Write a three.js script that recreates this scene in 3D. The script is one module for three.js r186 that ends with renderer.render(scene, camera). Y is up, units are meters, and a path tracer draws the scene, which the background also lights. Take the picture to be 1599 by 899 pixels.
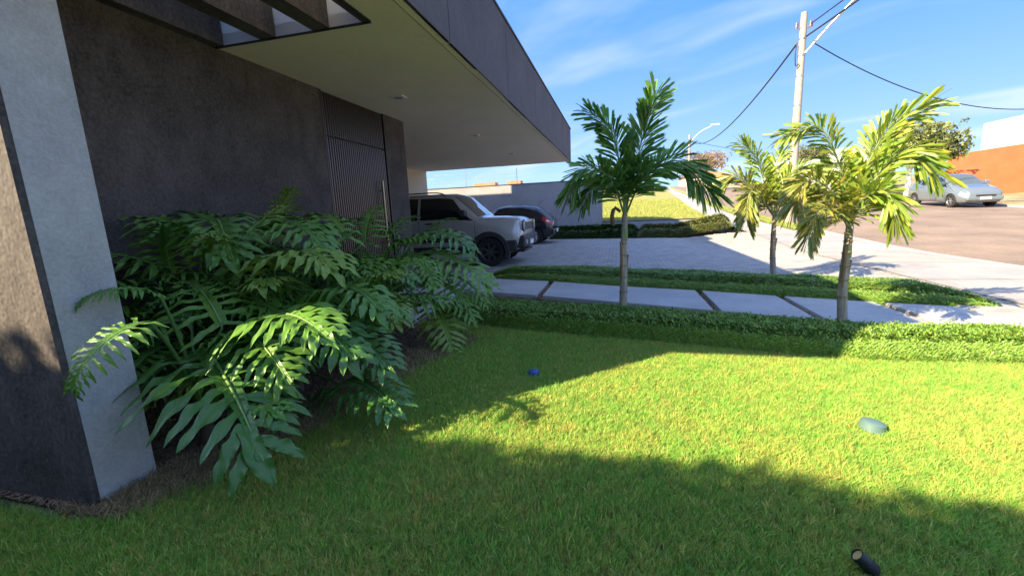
import * as THREE from 'three';
import { mergeGeometries, mergeVertices } from 'three/addons/utils/BufferGeometryUtils.js';
import { RoundedBoxGeometry } from 'three/addons/geometries/RoundedBoxGeometry.js';
import { Brush, Evaluator, SUBTRACTION } from 'three-bvh-csg';

// ---------------------------------------------------------------- camera, sky, sun, exposure
const scene = new THREE.Scene();
const EYE = new THREE.Vector3(0, 1.4, 0), FOCAL = 660;
const camera = new THREE.PerspectiveCamera(2 * Math.atan(449.5 / FOCAL) * 180 / Math.PI, 1599 / 899, 0.05, 2500);
const camBasis = (() => {                       // from the vanishing points of the house: depth (963,322), width (-1895,448)
  const d1 = new THREE.Vector3(963 - 799.5, 449.5 - 322, -FOCAL).normalize(), d2 = new THREE.Vector3(-1895 - 799.5, 449.5 - 448, -FOCAL).normalize();
  const z = d1.negate(), x = d2.negate(); x.addScaledVector(z, -x.dot(z)).normalize();
  const y = new THREE.Vector3().crossVectors(z, x);
  return new THREE.Matrix4().makeBasis(x, y, z).transpose();
})();
camera.position.copy(EYE); camera.quaternion.setFromRotationMatrix(camBasis);
scene.add(camera);

const SUN = new THREE.Vector3(-0.749 * Math.cos(0.5795), Math.sin(0.5795), 0.663 * Math.cos(0.5795)).normalize();
const sun = new THREE.DirectionalLight(new THREE.Color().setRGB(1, 0.82, 0.53), 4.0);
sun.position.copy(SUN).multiplyScalar(60); sun.castShadow = true;
sun.shadow.mapSize.set(4096, 4096); sun.shadow.bias = -0.0005;
Object.assign(sun.shadow.camera, { left: -40, right: 40, top: 40, bottom: -40, near: 1, far: 160 });
scene.add(sun, sun.target);

function rng(a) { return () => { a |= 0; a = a + 0x6d2b79f5 | 0; let t = Math.imul(a ^ a >>> 15, 1 | a); t = t + Math.imul(t ^ t >>> 7, 61 | t) ^ t; return ((t ^ t >>> 14) >>> 0) / 4294967296; }; }
const clamp = (v, a = 0, b = 1) => Math.min(b, Math.max(a, v));
const lerp = (a, b, t) => a + (b - a) * t;
const sstep = (a, b, v) => { const t = clamp((v - a) / (b - a)); return t * t * (3 - 2 * t); };
function lattice(seed, n) { const r = rng(seed), a = new Float32Array(n * n); for (let i = 0; i < a.length; i++) a[i] = r(); return a; }
function vnoise(tab, n, x, y) {                 // tileable value noise, period n
  const xi = Math.floor(x), yi = Math.floor(y), fx = x - xi, fy = y - yi, u = fx * fx * (3 - 2 * fx), v = fy * fy * (3 - 2 * fy);
  const g = (i, j) => tab[(((j % n) + n) % n) * n + ((i % n) + n) % n];
  return lerp(lerp(g(xi, yi), g(xi + 1, yi), u), lerp(g(xi, yi + 1), g(xi + 1, yi + 1), u), v);
}
const NT = lattice(99, 64);
const fbm2 = (x, y, oct = 5) => { let s = 0, a = 0.5, f = 1; for (let o = 0; o < oct; o++) { s += a * vnoise(NT, 64, x * f + o * 17.3, y * f + o * 9.1); a *= 0.5; f *= 2; } return s; };

(() => {                                        // sky: clear blue with thin cirrus, brighter round the sun
  const W = 2048, Hh = 1024, data = new Float32Array(W * Hh * 4), d = new THREE.Vector3();
  for (let j = 0; j < Hh; j++) for (let i = 0; i < W; i++) {
    const phi = ((i + 0.5) / W - 0.5) * 2 * Math.PI, th = ((j + 0.5) / Hh - 0.5) * Math.PI;
    d.set(Math.cos(th) * Math.cos(phi), Math.sin(th), Math.cos(th) * Math.sin(phi));
    const e = Math.max(0, d.y), h = Math.pow(1 - e, 4.2), mu = d.dot(SUN), chi = Math.acos(clamp(mu, -1, 1)), air = 0.72 + 0.28 * (1 + 10 * (Math.exp(-3 * chi) - 0.009) + 0.45 * mu * mu);
    let r = lerp(0.02, 0.17, h) * air, g = lerp(0.09, 0.25, h) * air, b = lerp(0.3, 0.345, h) * air;
    const glow = 0.12 * Math.pow(Math.max(0, mu), 4) + 1.2 * Math.pow(Math.max(0, mu), 40);
    r += glow; g += glow * 0.93; b += glow * 0.82;
    if (d.y > 0.01) {                            // cirrus on a high layer
      const px = d.x / (d.y + 0.12), pz = d.z / (d.y + 0.12), u = px * 0.8 + pz * 0.5, v = -px * 0.5 + pz * 0.8;
      const w = fbm2(u * 0.7 + 3, v * 0.7 + 11, 3);
      let c = fbm2(u * 0.55 + w * 1.3 + 5, v * 2.1 + w * 1.6 + 2, 6);
      c = sstep(0.4, 0.76, c) * sstep(0.0, 0.12, d.y) * 0.62;
      r = lerp(r, 0.25, c); g = lerp(g, 0.27, c); b = lerp(b, 0.3, c);
    }
    if (d.y < 0) { const k = sstep(0, -0.08, d.y); r = lerp(r, 0.22, k); g = lerp(g, 0.2, k); b = lerp(b, 0.14, k); }
    const o = (j * W + i) * 4; data[o] = r; data[o + 1] = g; data[o + 2] = b; data[o + 3] = 1;
  }
  const t = new THREE.DataTexture(data, W, Hh, THREE.RGBAFormat, THREE.FloatType);
  t.mapping = THREE.EquirectangularReflectionMapping; t.magFilter = t.minFilter = THREE.LinearFilter; t.needsUpdate = true;
  scene.background = t; scene.environment = t;
})();
const renderer = new THREE.WebGLRenderer({ antialias: true });
renderer.setSize(1024, 575); renderer.shadowMap.enabled = true; renderer.shadowMap.type = THREE.PCFSoftShadowMap;
renderer.toneMapping = THREE.LinearToneMapping; renderer.toneMappingExposure = 4.3;

// ---------------------------------------------------------------- helpers
const V = (x, y, z) => new THREE.Vector3(x, y, z);
function ray(px, py) { return V(px - 799.5, 449.5 - py, -FOCAL).normalize().applyMatrix4(camBasis); }
function atZ(px, py, z) { const d = ray(px, py); return EYE.clone().addScaledVector(d, (z - EYE.z) / d.z); }
const counts = {};
const numbered = (n) => { const k = counts[n] = (counts[n] ?? -1) + 1; return k ? n + '_' + String(k).padStart(3, '0') : n; };
function mesh(name, geo, mat, parent) { const m = new THREE.Mesh(geo, mat); m.name = name; m.castShadow = m.receiveShadow = true; parent.add(m); return m; }
function thing(name, label, category, pos = [0, 0, 0], group) {
  const o = new THREE.Group(); o.name = numbered(name); o.position.set(...pos); o.userData = { label, category }; if (group) o.userData.group = group; scene.add(o); return o;
}
function struct(name, geo, mat, label, category) {
  const m = geo ? new THREE.Mesh(geo, mat) : new THREE.Group(); m.name = numbered(name); m.castShadow = m.receiveShadow = true; m.userData = { kind: 'structure', label, category }; scene.add(m); return m;
}
function tagStuff(o, label, category) { o.userData.kind = 'stuff'; if (label) o.userData.label = label; if (category) o.userData.category = category; return o; }
function boxUV(geo) {                           // uv in metres from the dominant axis of each face
  const g = geo.index ? geo.toNonIndexed() : geo, p = g.attributes.position, n = g.attributes.normal, uv = new Float32Array(p.count * 2);
  for (let i = 0; i < p.count; i++) {
    const ax = Math.abs(n.getX(i)), ay = Math.abs(n.getY(i)), az = Math.abs(n.getZ(i));
    if (ay >= ax && ay >= az) { uv[2 * i] = p.getX(i); uv[2 * i + 1] = p.getZ(i); } else if (ax >= az) { uv[2 * i] = p.getZ(i); uv[2 * i + 1] = p.getY(i); } else { uv[2 * i] = p.getX(i); uv[2 * i + 1] = p.getY(i); }
  }
  g.setAttribute('uv', new THREE.BufferAttribute(uv, 2)); return g;
}
const bx = (x0, x1, y0, y1, z0, z1) => boxUV(new THREE.BoxGeometry(Math.abs(x1 - x0), Math.abs(y1 - y0), Math.abs(z1 - z0)).translate((x0 + x1) / 2, (y0 + y1) / 2, (z0 + z1) / 2));
const rb = (x0, x1, y0, y1, z0, z1, r = 0.01, seg = 2) => boxUV(new RoundedBoxGeometry(x1 - x0, y1 - y0, z1 - z0, seg, r).translate((x0 + x1) / 2, (y0 + y1) / 2, (z0 + z1) / 2));
function tube(pts, r, seg = 12, rad = 6, r1 = r) {
  const c = new THREE.CatmullRomCurve3(pts), g = new THREE.TubeGeometry(c, seg, 1, rad, false), p = g.attributes.position, q = V();
  for (let i = 0; i <= seg; i++) { c.getPointAt(i / seg, q); const rr = lerp(r, r1, i / seg); for (let j = 0; j <= rad; j++) { const k = i * (rad + 1) + j; p.setXYZ(k, q.x + (p.getX(k) - q.x) * rr, q.y + (p.getY(k) - q.y) * rr, q.z + (p.getZ(k) - q.z) * rr); } }
  return g;
}
function gridGeo(nu, nv, fn) {                  // fn(u,v) -> [x,y,z,(s,t)]
  const pos = [], uv = [], idx = [];
  for (let j = 0; j <= nv; j++) for (let i = 0; i <= nu; i++) { const r = fn(i / nu, j / nv); pos.push(r[0], r[1], r[2]); uv.push(r[3] ?? r[0], r[4] ?? r[2]); }
  for (let j = 0; j < nv; j++) for (let i = 0; i < nu; i++) { const a = j * (nu + 1) + i, b = a + 1, c = a + nu + 1, d = c + 1; idx.push(a, c, b, b, c, d); }
  const g = new THREE.BufferGeometry(); g.setAttribute('position', new THREE.Float32BufferAttribute(pos, 3)); g.setAttribute('uv', new THREE.Float32BufferAttribute(uv, 2)); g.setIndex(idx); g.computeVertexNormals(); return g;
}
function interp(tab, x) { if (x <= tab[0][0]) return tab[0][1]; for (let i = 1; i < tab.length; i++) if (x <= tab[i][0]) return lerp(tab[i - 1][1], tab[i][1], (x - tab[i - 1][0]) / (tab[i][0] - tab[i - 1][0])); return tab[tab.length - 1][1]; }

// ---------------------------------------------------------------- textures and materials
function noiseMap(size, seed, fn, srgb = true) {   // fn(u, v, n) -> [r,g,b] 0..1 linear ; n(freq) is tileable noise
  const tab = lattice(seed, 256), data = new Uint8Array(size * size * 4);
  for (let j = 0; j < size; j++) for (let i = 0; i < size; i++) {
    const u = i / size, v = j / size;
    const n = (f, g = f, off = 0) => { // periodic: lattice period f x g
      const x = u * f, y = v * g, xi = Math.floor(x), yi = Math.floor(y), fx = x - xi, fy = y - yi, a = fx * fx * (3 - 2 * fx), b = fy * fy * (3 - 2 * fy);
      const t = (p, q) => tab[(((q % g) * 131 + off * 57) % 256) * 256 + ((p % f) * 1 + off * 31 + ((q % g) * 7)) % 256];
      return lerp(lerp(t(xi, yi), t(xi + 1, yi), a), lerp(t(xi, yi + 1), t(xi + 1, yi + 1), a), b);
    };
    const c = fn(u, v, n), o = (j * size + i) * 4;
    for (let k = 0; k < 3; k++) { const x = clamp(c[k]); data[o + k] = 255 * (srgb ? (x <= 0.0031308 ? 12.92 * x : 1.055 * Math.pow(x, 1 / 2.4) - 0.055) : x); }
    data[o + 3] = 255;
  }
  const t = new THREE.DataTexture(data, size, size); t.wrapS = t.wrapT = THREE.RepeatWrapping; t.magFilter = THREE.LinearFilter; t.minFilter = THREE.LinearMipmapLinearFilter; t.generateMipmaps = true;
  if (srgb) t.colorSpace = THREE.SRGBColorSpace; t.needsUpdate = true; return t;
}
function surface(base, { seed = 1, size = 512, metres = 2, vary = 0.15, tint = [0, 0, 0], fine = 0.12, rough = 0.85, bump = 0.004, freq = [6, 24, 96], stretch = 1, ...more } = {}) {
  const f = freq, st = stretch;
  const val = (n) => 0.5 * (n(f[0], f[0], 1) - 0.5) + 0.3 * (n(f[1] * st | 0, f[1], 2) - 0.5) + 0.2 * (n(Math.min(250, f[2] * st | 0), f[2], 3) - 0.5);
  const map = noiseMap(size, seed, (u, v, n) => { const a = val(n) * 2 * vary * 2, b = (n(200, 200, 5) - 0.5) * 2 * fine, t = n(f[0] + 3, f[0] + 1, 7) - 0.5, k = 1 + a + b; return [base[0] * k + tint[0] * t, base[1] * k + tint[1] * t, base[2] * k + tint[2] * t]; });
  const bm = noiseMap(size, seed + 50, (u, v, n) => { const k = 0.5 + 0.5 * (n(f[2] * st | 0, f[2], 3) - 0.5) + 0.5 * (n(180, 180, 9) - 0.5); return [k, k, k]; }, false);
  map.repeat.set(1 / metres, 1 / metres); bm.repeat.set(1 / metres, 1 / metres);
  return new THREE.MeshStandardMaterial({ map, bumpMap: bm, bumpScale: bump, roughness: rough, ...more });
}
const lin = (r, g, b) => new THREE.Color().setRGB(r, g, b);
const std = (r, g, b, rough = 0.7, more = {}) => new THREE.MeshStandardMaterial({ color: lin(r, g, b), roughness: rough, ...more });
const phy = (r, g, b, rough, more = {}) => new THREE.MeshPhysicalMaterial({ color: lin(r, g, b), roughness: rough, ...more });
const M = {
  darkWall: surface([0.076, 0.065, 0.062], { seed: 3, metres: 2.6, size: 1024, vary: 0.38, fine: 0.3, rough: 0.9, bump: 0.004, freq: [4, 13, 90], stretch: 2 }),
  fascia: surface([0.085, 0.078, 0.084], { seed: 5, metres: 1.6, vary: 0.14, fine: 0.2, rough: 0.85, bump: 0.003, freq: [4, 16, 120] }),
  soffit: surface([0.9, 0.78, 0.59], { seed: 7, metres: 3, vary: 0.03, fine: 0.02, rough: 0.85, bump: 0.001 }),
  pale: surface([0.4, 0.4, 0.4], { seed: 8, metres: 1.5, vary: 0.12, fine: 0.1, rough: 0.9, bump: 0.0022 }),
  beige: surface([0.62, 0.55, 0.42], { seed: 9, metres: 2, vary: 0.06, fine: 0.05, rough: 0.9, bump: 0.003 }),
  greyWall: surface([0.3, 0.3, 0.32], { seed: 10, metres: 3, vary: 0.09, fine: 0.06, rough: 0.9, bump: 0.003, tint: [0.03, 0.03, 0.02] }),
  coping: std(0.05, 0.05, 0.05, 0.7),
  concrete: surface([0.4, 0.4, 0.4], { seed: 12, metres: 2, vary: 0.1, fine: 0.08, rough: 0.9, bump: 0.003 }),
  walk: surface([0.3, 0.285, 0.27], { seed: 13, metres: 3, vary: 0.1, fine: 0.07, rough: 0.92, bump: 0.004, tint: [0.06, 0.05, 0.03] }),
  asphalt: surface([0.2, 0.148, 0.11], { seed: 14, metres: 5, vary: 0.12, fine: 0.16, rough: 0.95, bump: 0.006, tint: [0.05, 0.035, 0.02] }),
  kerb: surface([0.4, 0.38, 0.34], { seed: 15, metres: 2, vary: 0.15, fine: 0.1 }),
  soil: surface([0.11, 0.07, 0.04], { seed: 16, metres: 1, vary: 0.3, fine: 0.3, bump: 0.015, freq: [7, 30, 100] }),
  mulch: surface([0.15, 0.1, 0.065], { seed: 17, metres: 1, vary: 0.35, fine: 0.35, bump: 0.015, freq: [9, 40, 100] }),
  lawnSoil: surface([0.1, 0.14, 0.03], { seed: 18, metres: 1.3, vary: 0.3, fine: 0.3, bump: 0.015, freq: [7, 30, 100], tint: [0.05, 0.03, 0] }),
  field: surface([0.27, 0.26, 0.07], { seed: 19, metres: 4, size: 1024, vary: 0.22, fine: 0.3, bump: 0.03, freq: [9, 41, 170], tint: [0.09, 0.03, 0.01] }),
  dry: surface([0.27, 0.22, 0.11], { seed: 20, metres: 6, size: 512, vary: 0.25, fine: 0.25, bump: 0.02, tint: [0.05, 0.06, 0.0] }),
  white: std(0.75, 0.74, 0.72, 0.6), black: std(0.018, 0.018, 0.02, 0.45), darkMetal: std(0.03, 0.03, 0.032, 0.4, { metalness: 0.6 }),
  steel: std(0.55, 0.55, 0.55, 0.35, { metalness: 0.9 }), brass: std(0.42, 0.35, 0.24, 0.35, { metalness: 0.8 }),
  poleConc: surface([0.34, 0.3, 0.245], { seed: 21, metres: 1, vary: 0.12, fine: 0.1, bump: 0.003 }),
  orange: surface([0.45, 0.12, 0.045], { seed: 22, metres: 3, vary: 0.08, fine: 0.05 }),
  roofTile: surface([0.5, 0.2, 0.1], { seed: 23, metres: 2, vary: 0.15, fine: 0.1 }),
  wire: std(0.02, 0.02, 0.022, 0.6),
};

// ---------------------------------------------------------------- terrain
const streetH = (z) => { const d = Math.max(0, -z - 11), k = Math.max(0, d - 130); return 0.12 + 0.05 * (d * d / (d + 1.2)) * 1.01 - 0.05 * k; };
const drift = (z) => 0.075 * Math.max(0, -z - 22) * (1 - Math.exp(-Math.max(0, -z - 22) / 10));
const roadL = (z) => 6.6 + drift(z), roadR = (z) => 16.6 + drift(z), walkL = (z) => 4.45 + drift(z), walkR = (z) => 5.85 + drift(z);
const baseH = (x, z) => streetH(z);
(() => {
  const xs = [-260, -120, -60, -30, -16, -8, -3, 1, 4.4, 5, 6.5, 7.5, 12, 16, 18, 22, 30, 45, 70, 120, 300];
  const zs = []; for (let z = 60; z > -60; z -= 2) zs.push(z); for (let z = -60; z > -160; z -= 6) zs.push(z); for (const z of [-160, -200, -300, -500, -900]) zs.push(z);
  const nx = 110, nz = zs.length - 1;
  const g = gridGeo(nx, nz, (u, v) => {
    const t = u * (xs.length - 1), i = Math.min(xs.length - 2, Math.floor(t)), x = lerp(xs[i], xs[i + 1], t - i), z = zs[Math.round(v * nz)];
    let y = baseH(x, z) - 0.16;
    if (x < 4.45 && z > -19.2) y = -0.25;
    if (x > roadR(z) + 1) y += 0.13; if (x < 4.4 && z < -19.3) y += 0.1;
    y += (fbm2(x * 0.3 + 40, z * 0.3 + 40, 3) - 0.45) * (x > 18 || x < -20 ? 0.3 : 0.0);
    return [x, y, z];
  });
  struct('ground', g, M.dry, 'dry grassy ground rising gently behind the street', 'ground');
})();
function ribbon(z0, z1, n, fl, fr, h, nu = 1) { return gridGeo(nu, n, (u, v) => { const z = lerp(z0, z1, v), x = lerp(fl(z), fr(z), u); return [x, h(x, z), z]; }); }
struct('road', ribbon(30, -160, 130, (z) => roadL(z), (z) => roadR(z), (x, z) => streetH(z) - 0.05 + 0.05 * (1 - ((x - roadL(z) - 5) / 5) ** 2), 8), M.asphalt, 'wide sun-bleached brownish asphalt street climbing gently away', 'road');
// concrete pavement in slabs with joints
const pavement = struct('sidewalk', null, null, 'pale concrete sidewalk beside the street', 'sidewalk');
{
  const slabMats = [M.walk, M.walk.clone(), M.walk.clone()]; slabMats[1].color = lin(0.92, 0.93, 0.95); slabMats[2].color = lin(1.0, 0.96, 0.92);
  const wide = (z) => (z > -16.4 ? roadL(z) - 0.13 : walkR(z));
  let z = 10, k = 0;
  while (z > -120) {
    const len = z > -40 ? 1.95 : 8, a = z, b = z - len + 0.02;
    const top = ribbon(a, b, 2, walkL, () => Math.min(wide(a), wide(b)), (x, zz) => streetH(zz), 2);
    mesh('pavement_slab', top, slabMats[(k * 7 + 1) % 3], pavement); k++; z -= len;
  }
  mesh('slab_bed', ribbon(10, -120, 90, (q) => walkL(q) - 0.02, (q) => wide(q) + 0.02, (x, q) => streetH(q) - 0.012, 1), M.kerb, pavement);
}
const kerbGeo = (z0, z1, n, fx, w, hi) => mergeGeometries([
  gridGeo(1, n, (u, v) => { const z = lerp(z0, z1, v); return [fx(z) - w + u * w, streetH(z) + hi, z]; }),
  gridGeo(1, n, (u, v) => { const z = lerp(z0, z1, v); return [fx(z), lerp(streetH(z) + hi, streetH(z) - 0.2, u), z, z, u * 0.3]; }),
  gridGeo(1, n, (u, v) => { const z = lerp(z0, z1, v); return [fx(z) - w, lerp(streetH(z) - 0.2, streetH(z) + hi, u), z, z, u * 0.3]; })]);
struct('kerb', kerbGeo(30, -150, 110, (z) => roadL(z) + 0.01, 0.13, 0.006), M.kerb, 'low concrete kerb between sidewalk verge and street', 'kerb');
struct('kerb', kerbGeo(30, -150, 110, (z) => roadR(z) + 0.12, 0.13, 0.02), M.kerb, 'concrete kerb along the far side of the street', 'kerb');
struct('verge', ribbon(-16.45, -120, 70, (z) => walkR(z) + 0.01, (z) => roadL(z) - 0.125, (x, z) => streetH(z) + 0.012, 3), M.field, 'narrow grass verge between sidewalk and kerb', 'grass verge');
struct('far_verge', ribbon(30, -150, 90, (z) => roadR(z) + 0.125, (z) => roadR(z) + 2.6, (x, z) => streetH(z) + 0.02, 3), M.dry, 'dry grass strip on the far side of the street', 'grass verge');
struct('neighbour_field', gridGeo(30, 60, (u, v) => { const z = lerp(-19.45, -85, v), x = lerp(-26, walkL(z) - 0.03, u); return [x, streetH(z) + 0.02 + 0.16 * sstep(4.4, 0, x) * sstep(-85, -60, z), z]; }), M.field, 'open mown grass lot beyond the low grey wall', 'grass lot');

// own plot
const lot = (x, z) => lerp(0.12, streetH(z), sstep(2.2, 4.45, x));
const PATHF = [[-2.6, -8.02], [-1.17, -7.62], [0, -7.14], [1.2, -6.76], [2.2, -6.37], [3.1, -6.03], [4.0, -5.77], [4.6, -5.62]];
const pathFar = (x) => interp(PATHF, x), pathNear = (x) => pathFar(x) + 1.3;
struct('lawn_soil', gridGeo(16, 20, (u, v) => { const x = lerp(-3.6, 4.44, u), z = lerp(8, -5.6, v); return [x, 0 + 0.02 * (fbm2(x * 0.8 + 9, z * 0.8 + 5, 3) - 0.45) - 0.012, z]; }), M.lawnSoil, 'green turf soil under the front lawn', 'lawn');
struct('side_yard', gridGeo(2, 2, (u, v) => [lerp(-30, -3.6, u), -0.02, lerp(8, -1.2, v)]), M.dry, 'bare side yard beside the house', 'yard');
struct('garden_soil', gridGeo(20, 4, (u, v) => { const x = lerp(-2.55, 4.44, u), z = lerp(-4.7, pathFar(x) - 1.3, v); return [x, 0.012 + 0.04 * sstep(-4.8, -6.5, z), z]; }), M.mulch, 'reddish brown mulch under the path and groundcover', 'mulch');
struct('plant_bed', (() => { const E = [[-4.75, -2.5], [-4.5, -1.75], [-3.97, -1.72], [-3.3, -2.0], [-2.6, -2.07], [-1.8, -2.25], [-1.45, -2.4], [-1.3, -2.6]]; return gridGeo(14, 40, (u, v) => { const z = lerp(-4.75, -1.3, v), w = interp(E, z) + 0.06 * (fbm2(z * 3, 2, 3) - 0.4), x = lerp(-3.6, w, u); return [x, 0.03 * (1 - u) + 0.03 * (fbm2(x * 4, z * 4, 3) - 0.3) * (1 - u ** 6) + 0.002, z]; }); })(), M.mulch, 'brown mulch bed along the dark wall', 'mulch bed');
const porch = struct('porch', null, null, 'grey concrete entrance walk along the dark house wall', 'porch');
mesh('slab', rb(-3.62, -2.56, -0.1, 0.13, -8.6, -4.72, 0.012), M.concrete, porch);

// stepping slabs
const garden = struct('garden_path', null, null, 'concrete stepping slab path between two groundcover beds', 'path');
[[-2.52, -1.22], [-1.1, 1.15], [1.25, 2.12], [2.22, 3.08], [3.2, 4.42]].forEach(([a, b], i) => {
  const sh = new THREE.Shape([[a, 0], [a, 1], [b, 1], [b, 0]].map(([x, n]) => new THREE.Vector2(x, -(n ? pathFar(x) : pathNear(x)))));
  const g = new THREE.ExtrudeGeometry(sh, { depth: 0.05, bevelEnabled: true, bevelSize: 0.008, bevelThickness: 0.008, bevelSegments: 2 });
  g.rotateX(-Math.PI / 2).translate(0, 0.045, 0); mesh('slab', boxUV(g), M.concrete, garden);
});

// driveway of interlocking pavers
const drive = struct('driveway', null, null, 'grey interlocking paver driveway in front of the garage', 'driveway');
const driveNear = (x) => (x < -2.56 ? -8.65 : x < 3.9 ? interp([[-2.56, -8.2], [-1.8, -8.35], [-0.8, -8.4], [0.4, -7.85], [1.46, -7.5], [2.3, -7.1], [3.1, -6.9], [3.9, -6.4]], x) : -5.2);
const driveFar = (x) => interp([[-9, -18.2], [-2.6, -18.2], [1.5, -17.5], [4.4, -16.3]], x);
mesh('paver_bed', gridGeo(40, 30, (u, v) => { const x = lerp(-11, 4.44, u), z = lerp(driveNear(x), driveFar(x) , v); return [x, lot(x, z) - 0.012, z]; }), std(0.2, 0.18, 0.16, 0.95), drive);
(() => {
  const pw = 0.2, pd = 0.1, geo = rb(-0.0965, 0.0965, -0.05, 0, -0.0465, 0.0465, 0.006, 1), list = [], r = rng(31), m = new THREE.Matrix4(), c = new THREE.Color();
  for (let j = 0; j < 135; j++) for (let i = 0; i < 60; i++) {
    const z = -5.0 - j * pd, x = -7.5 + i * pw + (j % 2) * pw / 2; if (x > 4.34 || z > driveNear(x) - 0.05 || z < driveFar(x) + 0.05) continue;
    list.push([x, lot(x, z), z]);
  }
  const im = new THREE.InstancedMesh(geo, surface([0.34, 0.32, 0.3], { seed: 33, metres: 1, vary: 0.12, fine: 0.15, size: 256, freq: [6, 24, 60] }), list.length); im.name = 'pavers'; im.castShadow = im.receiveShadow = true;
  list.forEach(([x, y, z], k) => { m.makeRotationX((r() - 0.5) * 0.015); m.setPosition(x, y + (r() - 0.5) * 0.004, z); im.setMatrixAt(k, m); const q = 0.82 + r() * 0.3; im.setColorAt(k, c.setRGB(q, q * (0.98 + r() * 0.03), q * (0.97 + r() * 0.05))); });
  tagStuff(im); drive.add(im);
})();

// ---------------------------------------------------------------- the house
const S = 3.0, T = 4.06, XF = -1.54, XW = -3.6, ZN = -1.02, ZF = -15.3, OX = -1.99, OZ = -3.48;
const house = thing('modern_house', 'dark textured modern house with a deep flat cantilevered roof', 'house');
mesh('wall', mergeGeometries([bx(XW - 0.25, XW, -0.1, S + 0.2, -4.9, -1.35), bx(XW - 0.25, XW, -0.1, S + 0.2, -7.07, -6.42), bx(XW - 0.25, XW - 0.08, -0.1, S + 0.2, -6.42, -4.9)]), M.darkWall, house);
mesh('end_wall', bx(-12, XW - 0.25, -0.1, S + 0.2, -1.6, -1.35), M.darkWall, house);
mesh('return_wall', bx(-9.5, XW - 0.25, -0.1, S + 0.2, -7.067, -6.85), M.darkWall, house);
mesh('garage_pier', bx(-7.25, -7.0, -0.1, S + 0.02, -15.29, -13.2), M.beige, house);
mesh('garage_wall', bx(-9.7, -9.5, -0.1, S + 0.02, -15.29, -6.9), M.beige, house);
const pier = mesh('pier', bx(-2.85, -2.55, -0.1, S + 0.3, -1.63, -1.36), M.pale, house); pier.userData.label = 'pale plastered pier';
mesh('pier_wall', bx(-3.6, -2.553, -0.1, S + 0.3, -1.36, -1.33), M.darkWall, house);
mesh('pier_core', bx(-3.6, -2.85, -0.1, S + 0.3, -1.6, -1.362), M.darkWall, house);
// roof slab with pergola opening: soffit pieces, fascia panels
mesh('soffit', mergeGeometries([bx(-9.69, XF - 0.012, S, S + 0.1, ZF + 0.012, OZ), bx(OX, XF - 0.012, S, S + 0.1, OZ, ZN - 0.012), bx(-12, XW - 0.25, S, S + 0.1, OZ + 0.01, ZN - 0.012)]), M.soffit, house);
mesh('drip_groove', bx(XF - 0.10, XF - 0.085, S - 0.003, S + 0.02, ZF + 0.3, ZN - 0.1), std(0.5, 0.44, 0.32, 0.9), house);
mesh('roof_deck', mergeGeometries([bx(-12, XF - 0.03, T - 0.12, T - 0.02, ZF + 0.03, OZ - 0.02), bx(OX + 0.02, XF - 0.03, T - 0.12, T - 0.02, OZ - 0.02, ZN - 0.03), bx(-12, XW - 0.05, T - 0.12, T - 0.02, OZ - 0.02, ZN - 0.03)]), M.concrete, house);
{
  const joints = [ZN, -2.0, -4.13, -6.41, -8.64, -10.85, -13.05, ZF];
  for (let i = 0; i < joints.length - 1; i++) mesh('fascia_panel', rb(XF - 0.035, XF, S, T, joints[i + 1] + 0.006, joints[i] - 0.006, 0.004, 1), M.fascia, house);
  mesh('fascia_backing', bx(XF - 0.06, XF - 0.012, S + 0.03, T - 0.03, ZF + 0.1, ZN - 0.1), M.black, house);
  mesh('roof_edge', bx(XF - 0.07, XF + 0.015, T, T + 0.03, ZF - 0.015, ZN + 0.015), M.coping, house);
  for (let k = 0; k < 4; k++) mesh('fascia_panel', rb(-9.69 + k * 2.03, -9.69 + k * 2.03 + 2.018, S, T, ZF, ZF + 0.035, 0.004, 1), M.fascia, house);
  for (let k = 0; k < 5; k++) mesh('fascia_panel', rb(-11.7 + k * 2.03, -11.7 + k * 2.03 + 2.018, S, T, ZN - 0.035, ZN, 0.004, 1), M.fascia, house);
}
const lining = mesh('opening_lining', mergeGeometries([bx(XW, OX, S, T - 0.02, OZ - 0.03, OZ), bx(OX, OX + 0.03, S, T - 0.02, OZ, ZN - 0.04)]), M.white, house); lining.userData.label = 'white lining of the pergola opening';
mesh('opening_trim', mergeGeometries([bx(XW, OX, S - 0.012, S - 0.001, OZ - 0.012, OZ + 0.012), bx(OX - 0.012, OX + 0.012, S - 0.012, S - 0.001, OZ + 0.013, ZN - 0.04)]), M.black, house);
for (const [a, b] of [[-3.6, -3.49], [-3.085, -2.92], [-2.54, -2.375], [-2.06, -1.992]]) mesh('pergola_beam', bx(a, b, S - 0.004, S + 0.5, OZ + 0.014, ZN - 0.04), M.darkWall, house);
// upper storey, seen only by the shade it casts on the rear wall
mesh('upper_storey', bx(-9.3, -5.2, T, 7.5, -15.1, -8), M.darkWall, house);
mesh('upper_wing', bx(-15, -9.3, 0, 6.25, -15.1, -5), M.darkWall, house);
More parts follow.
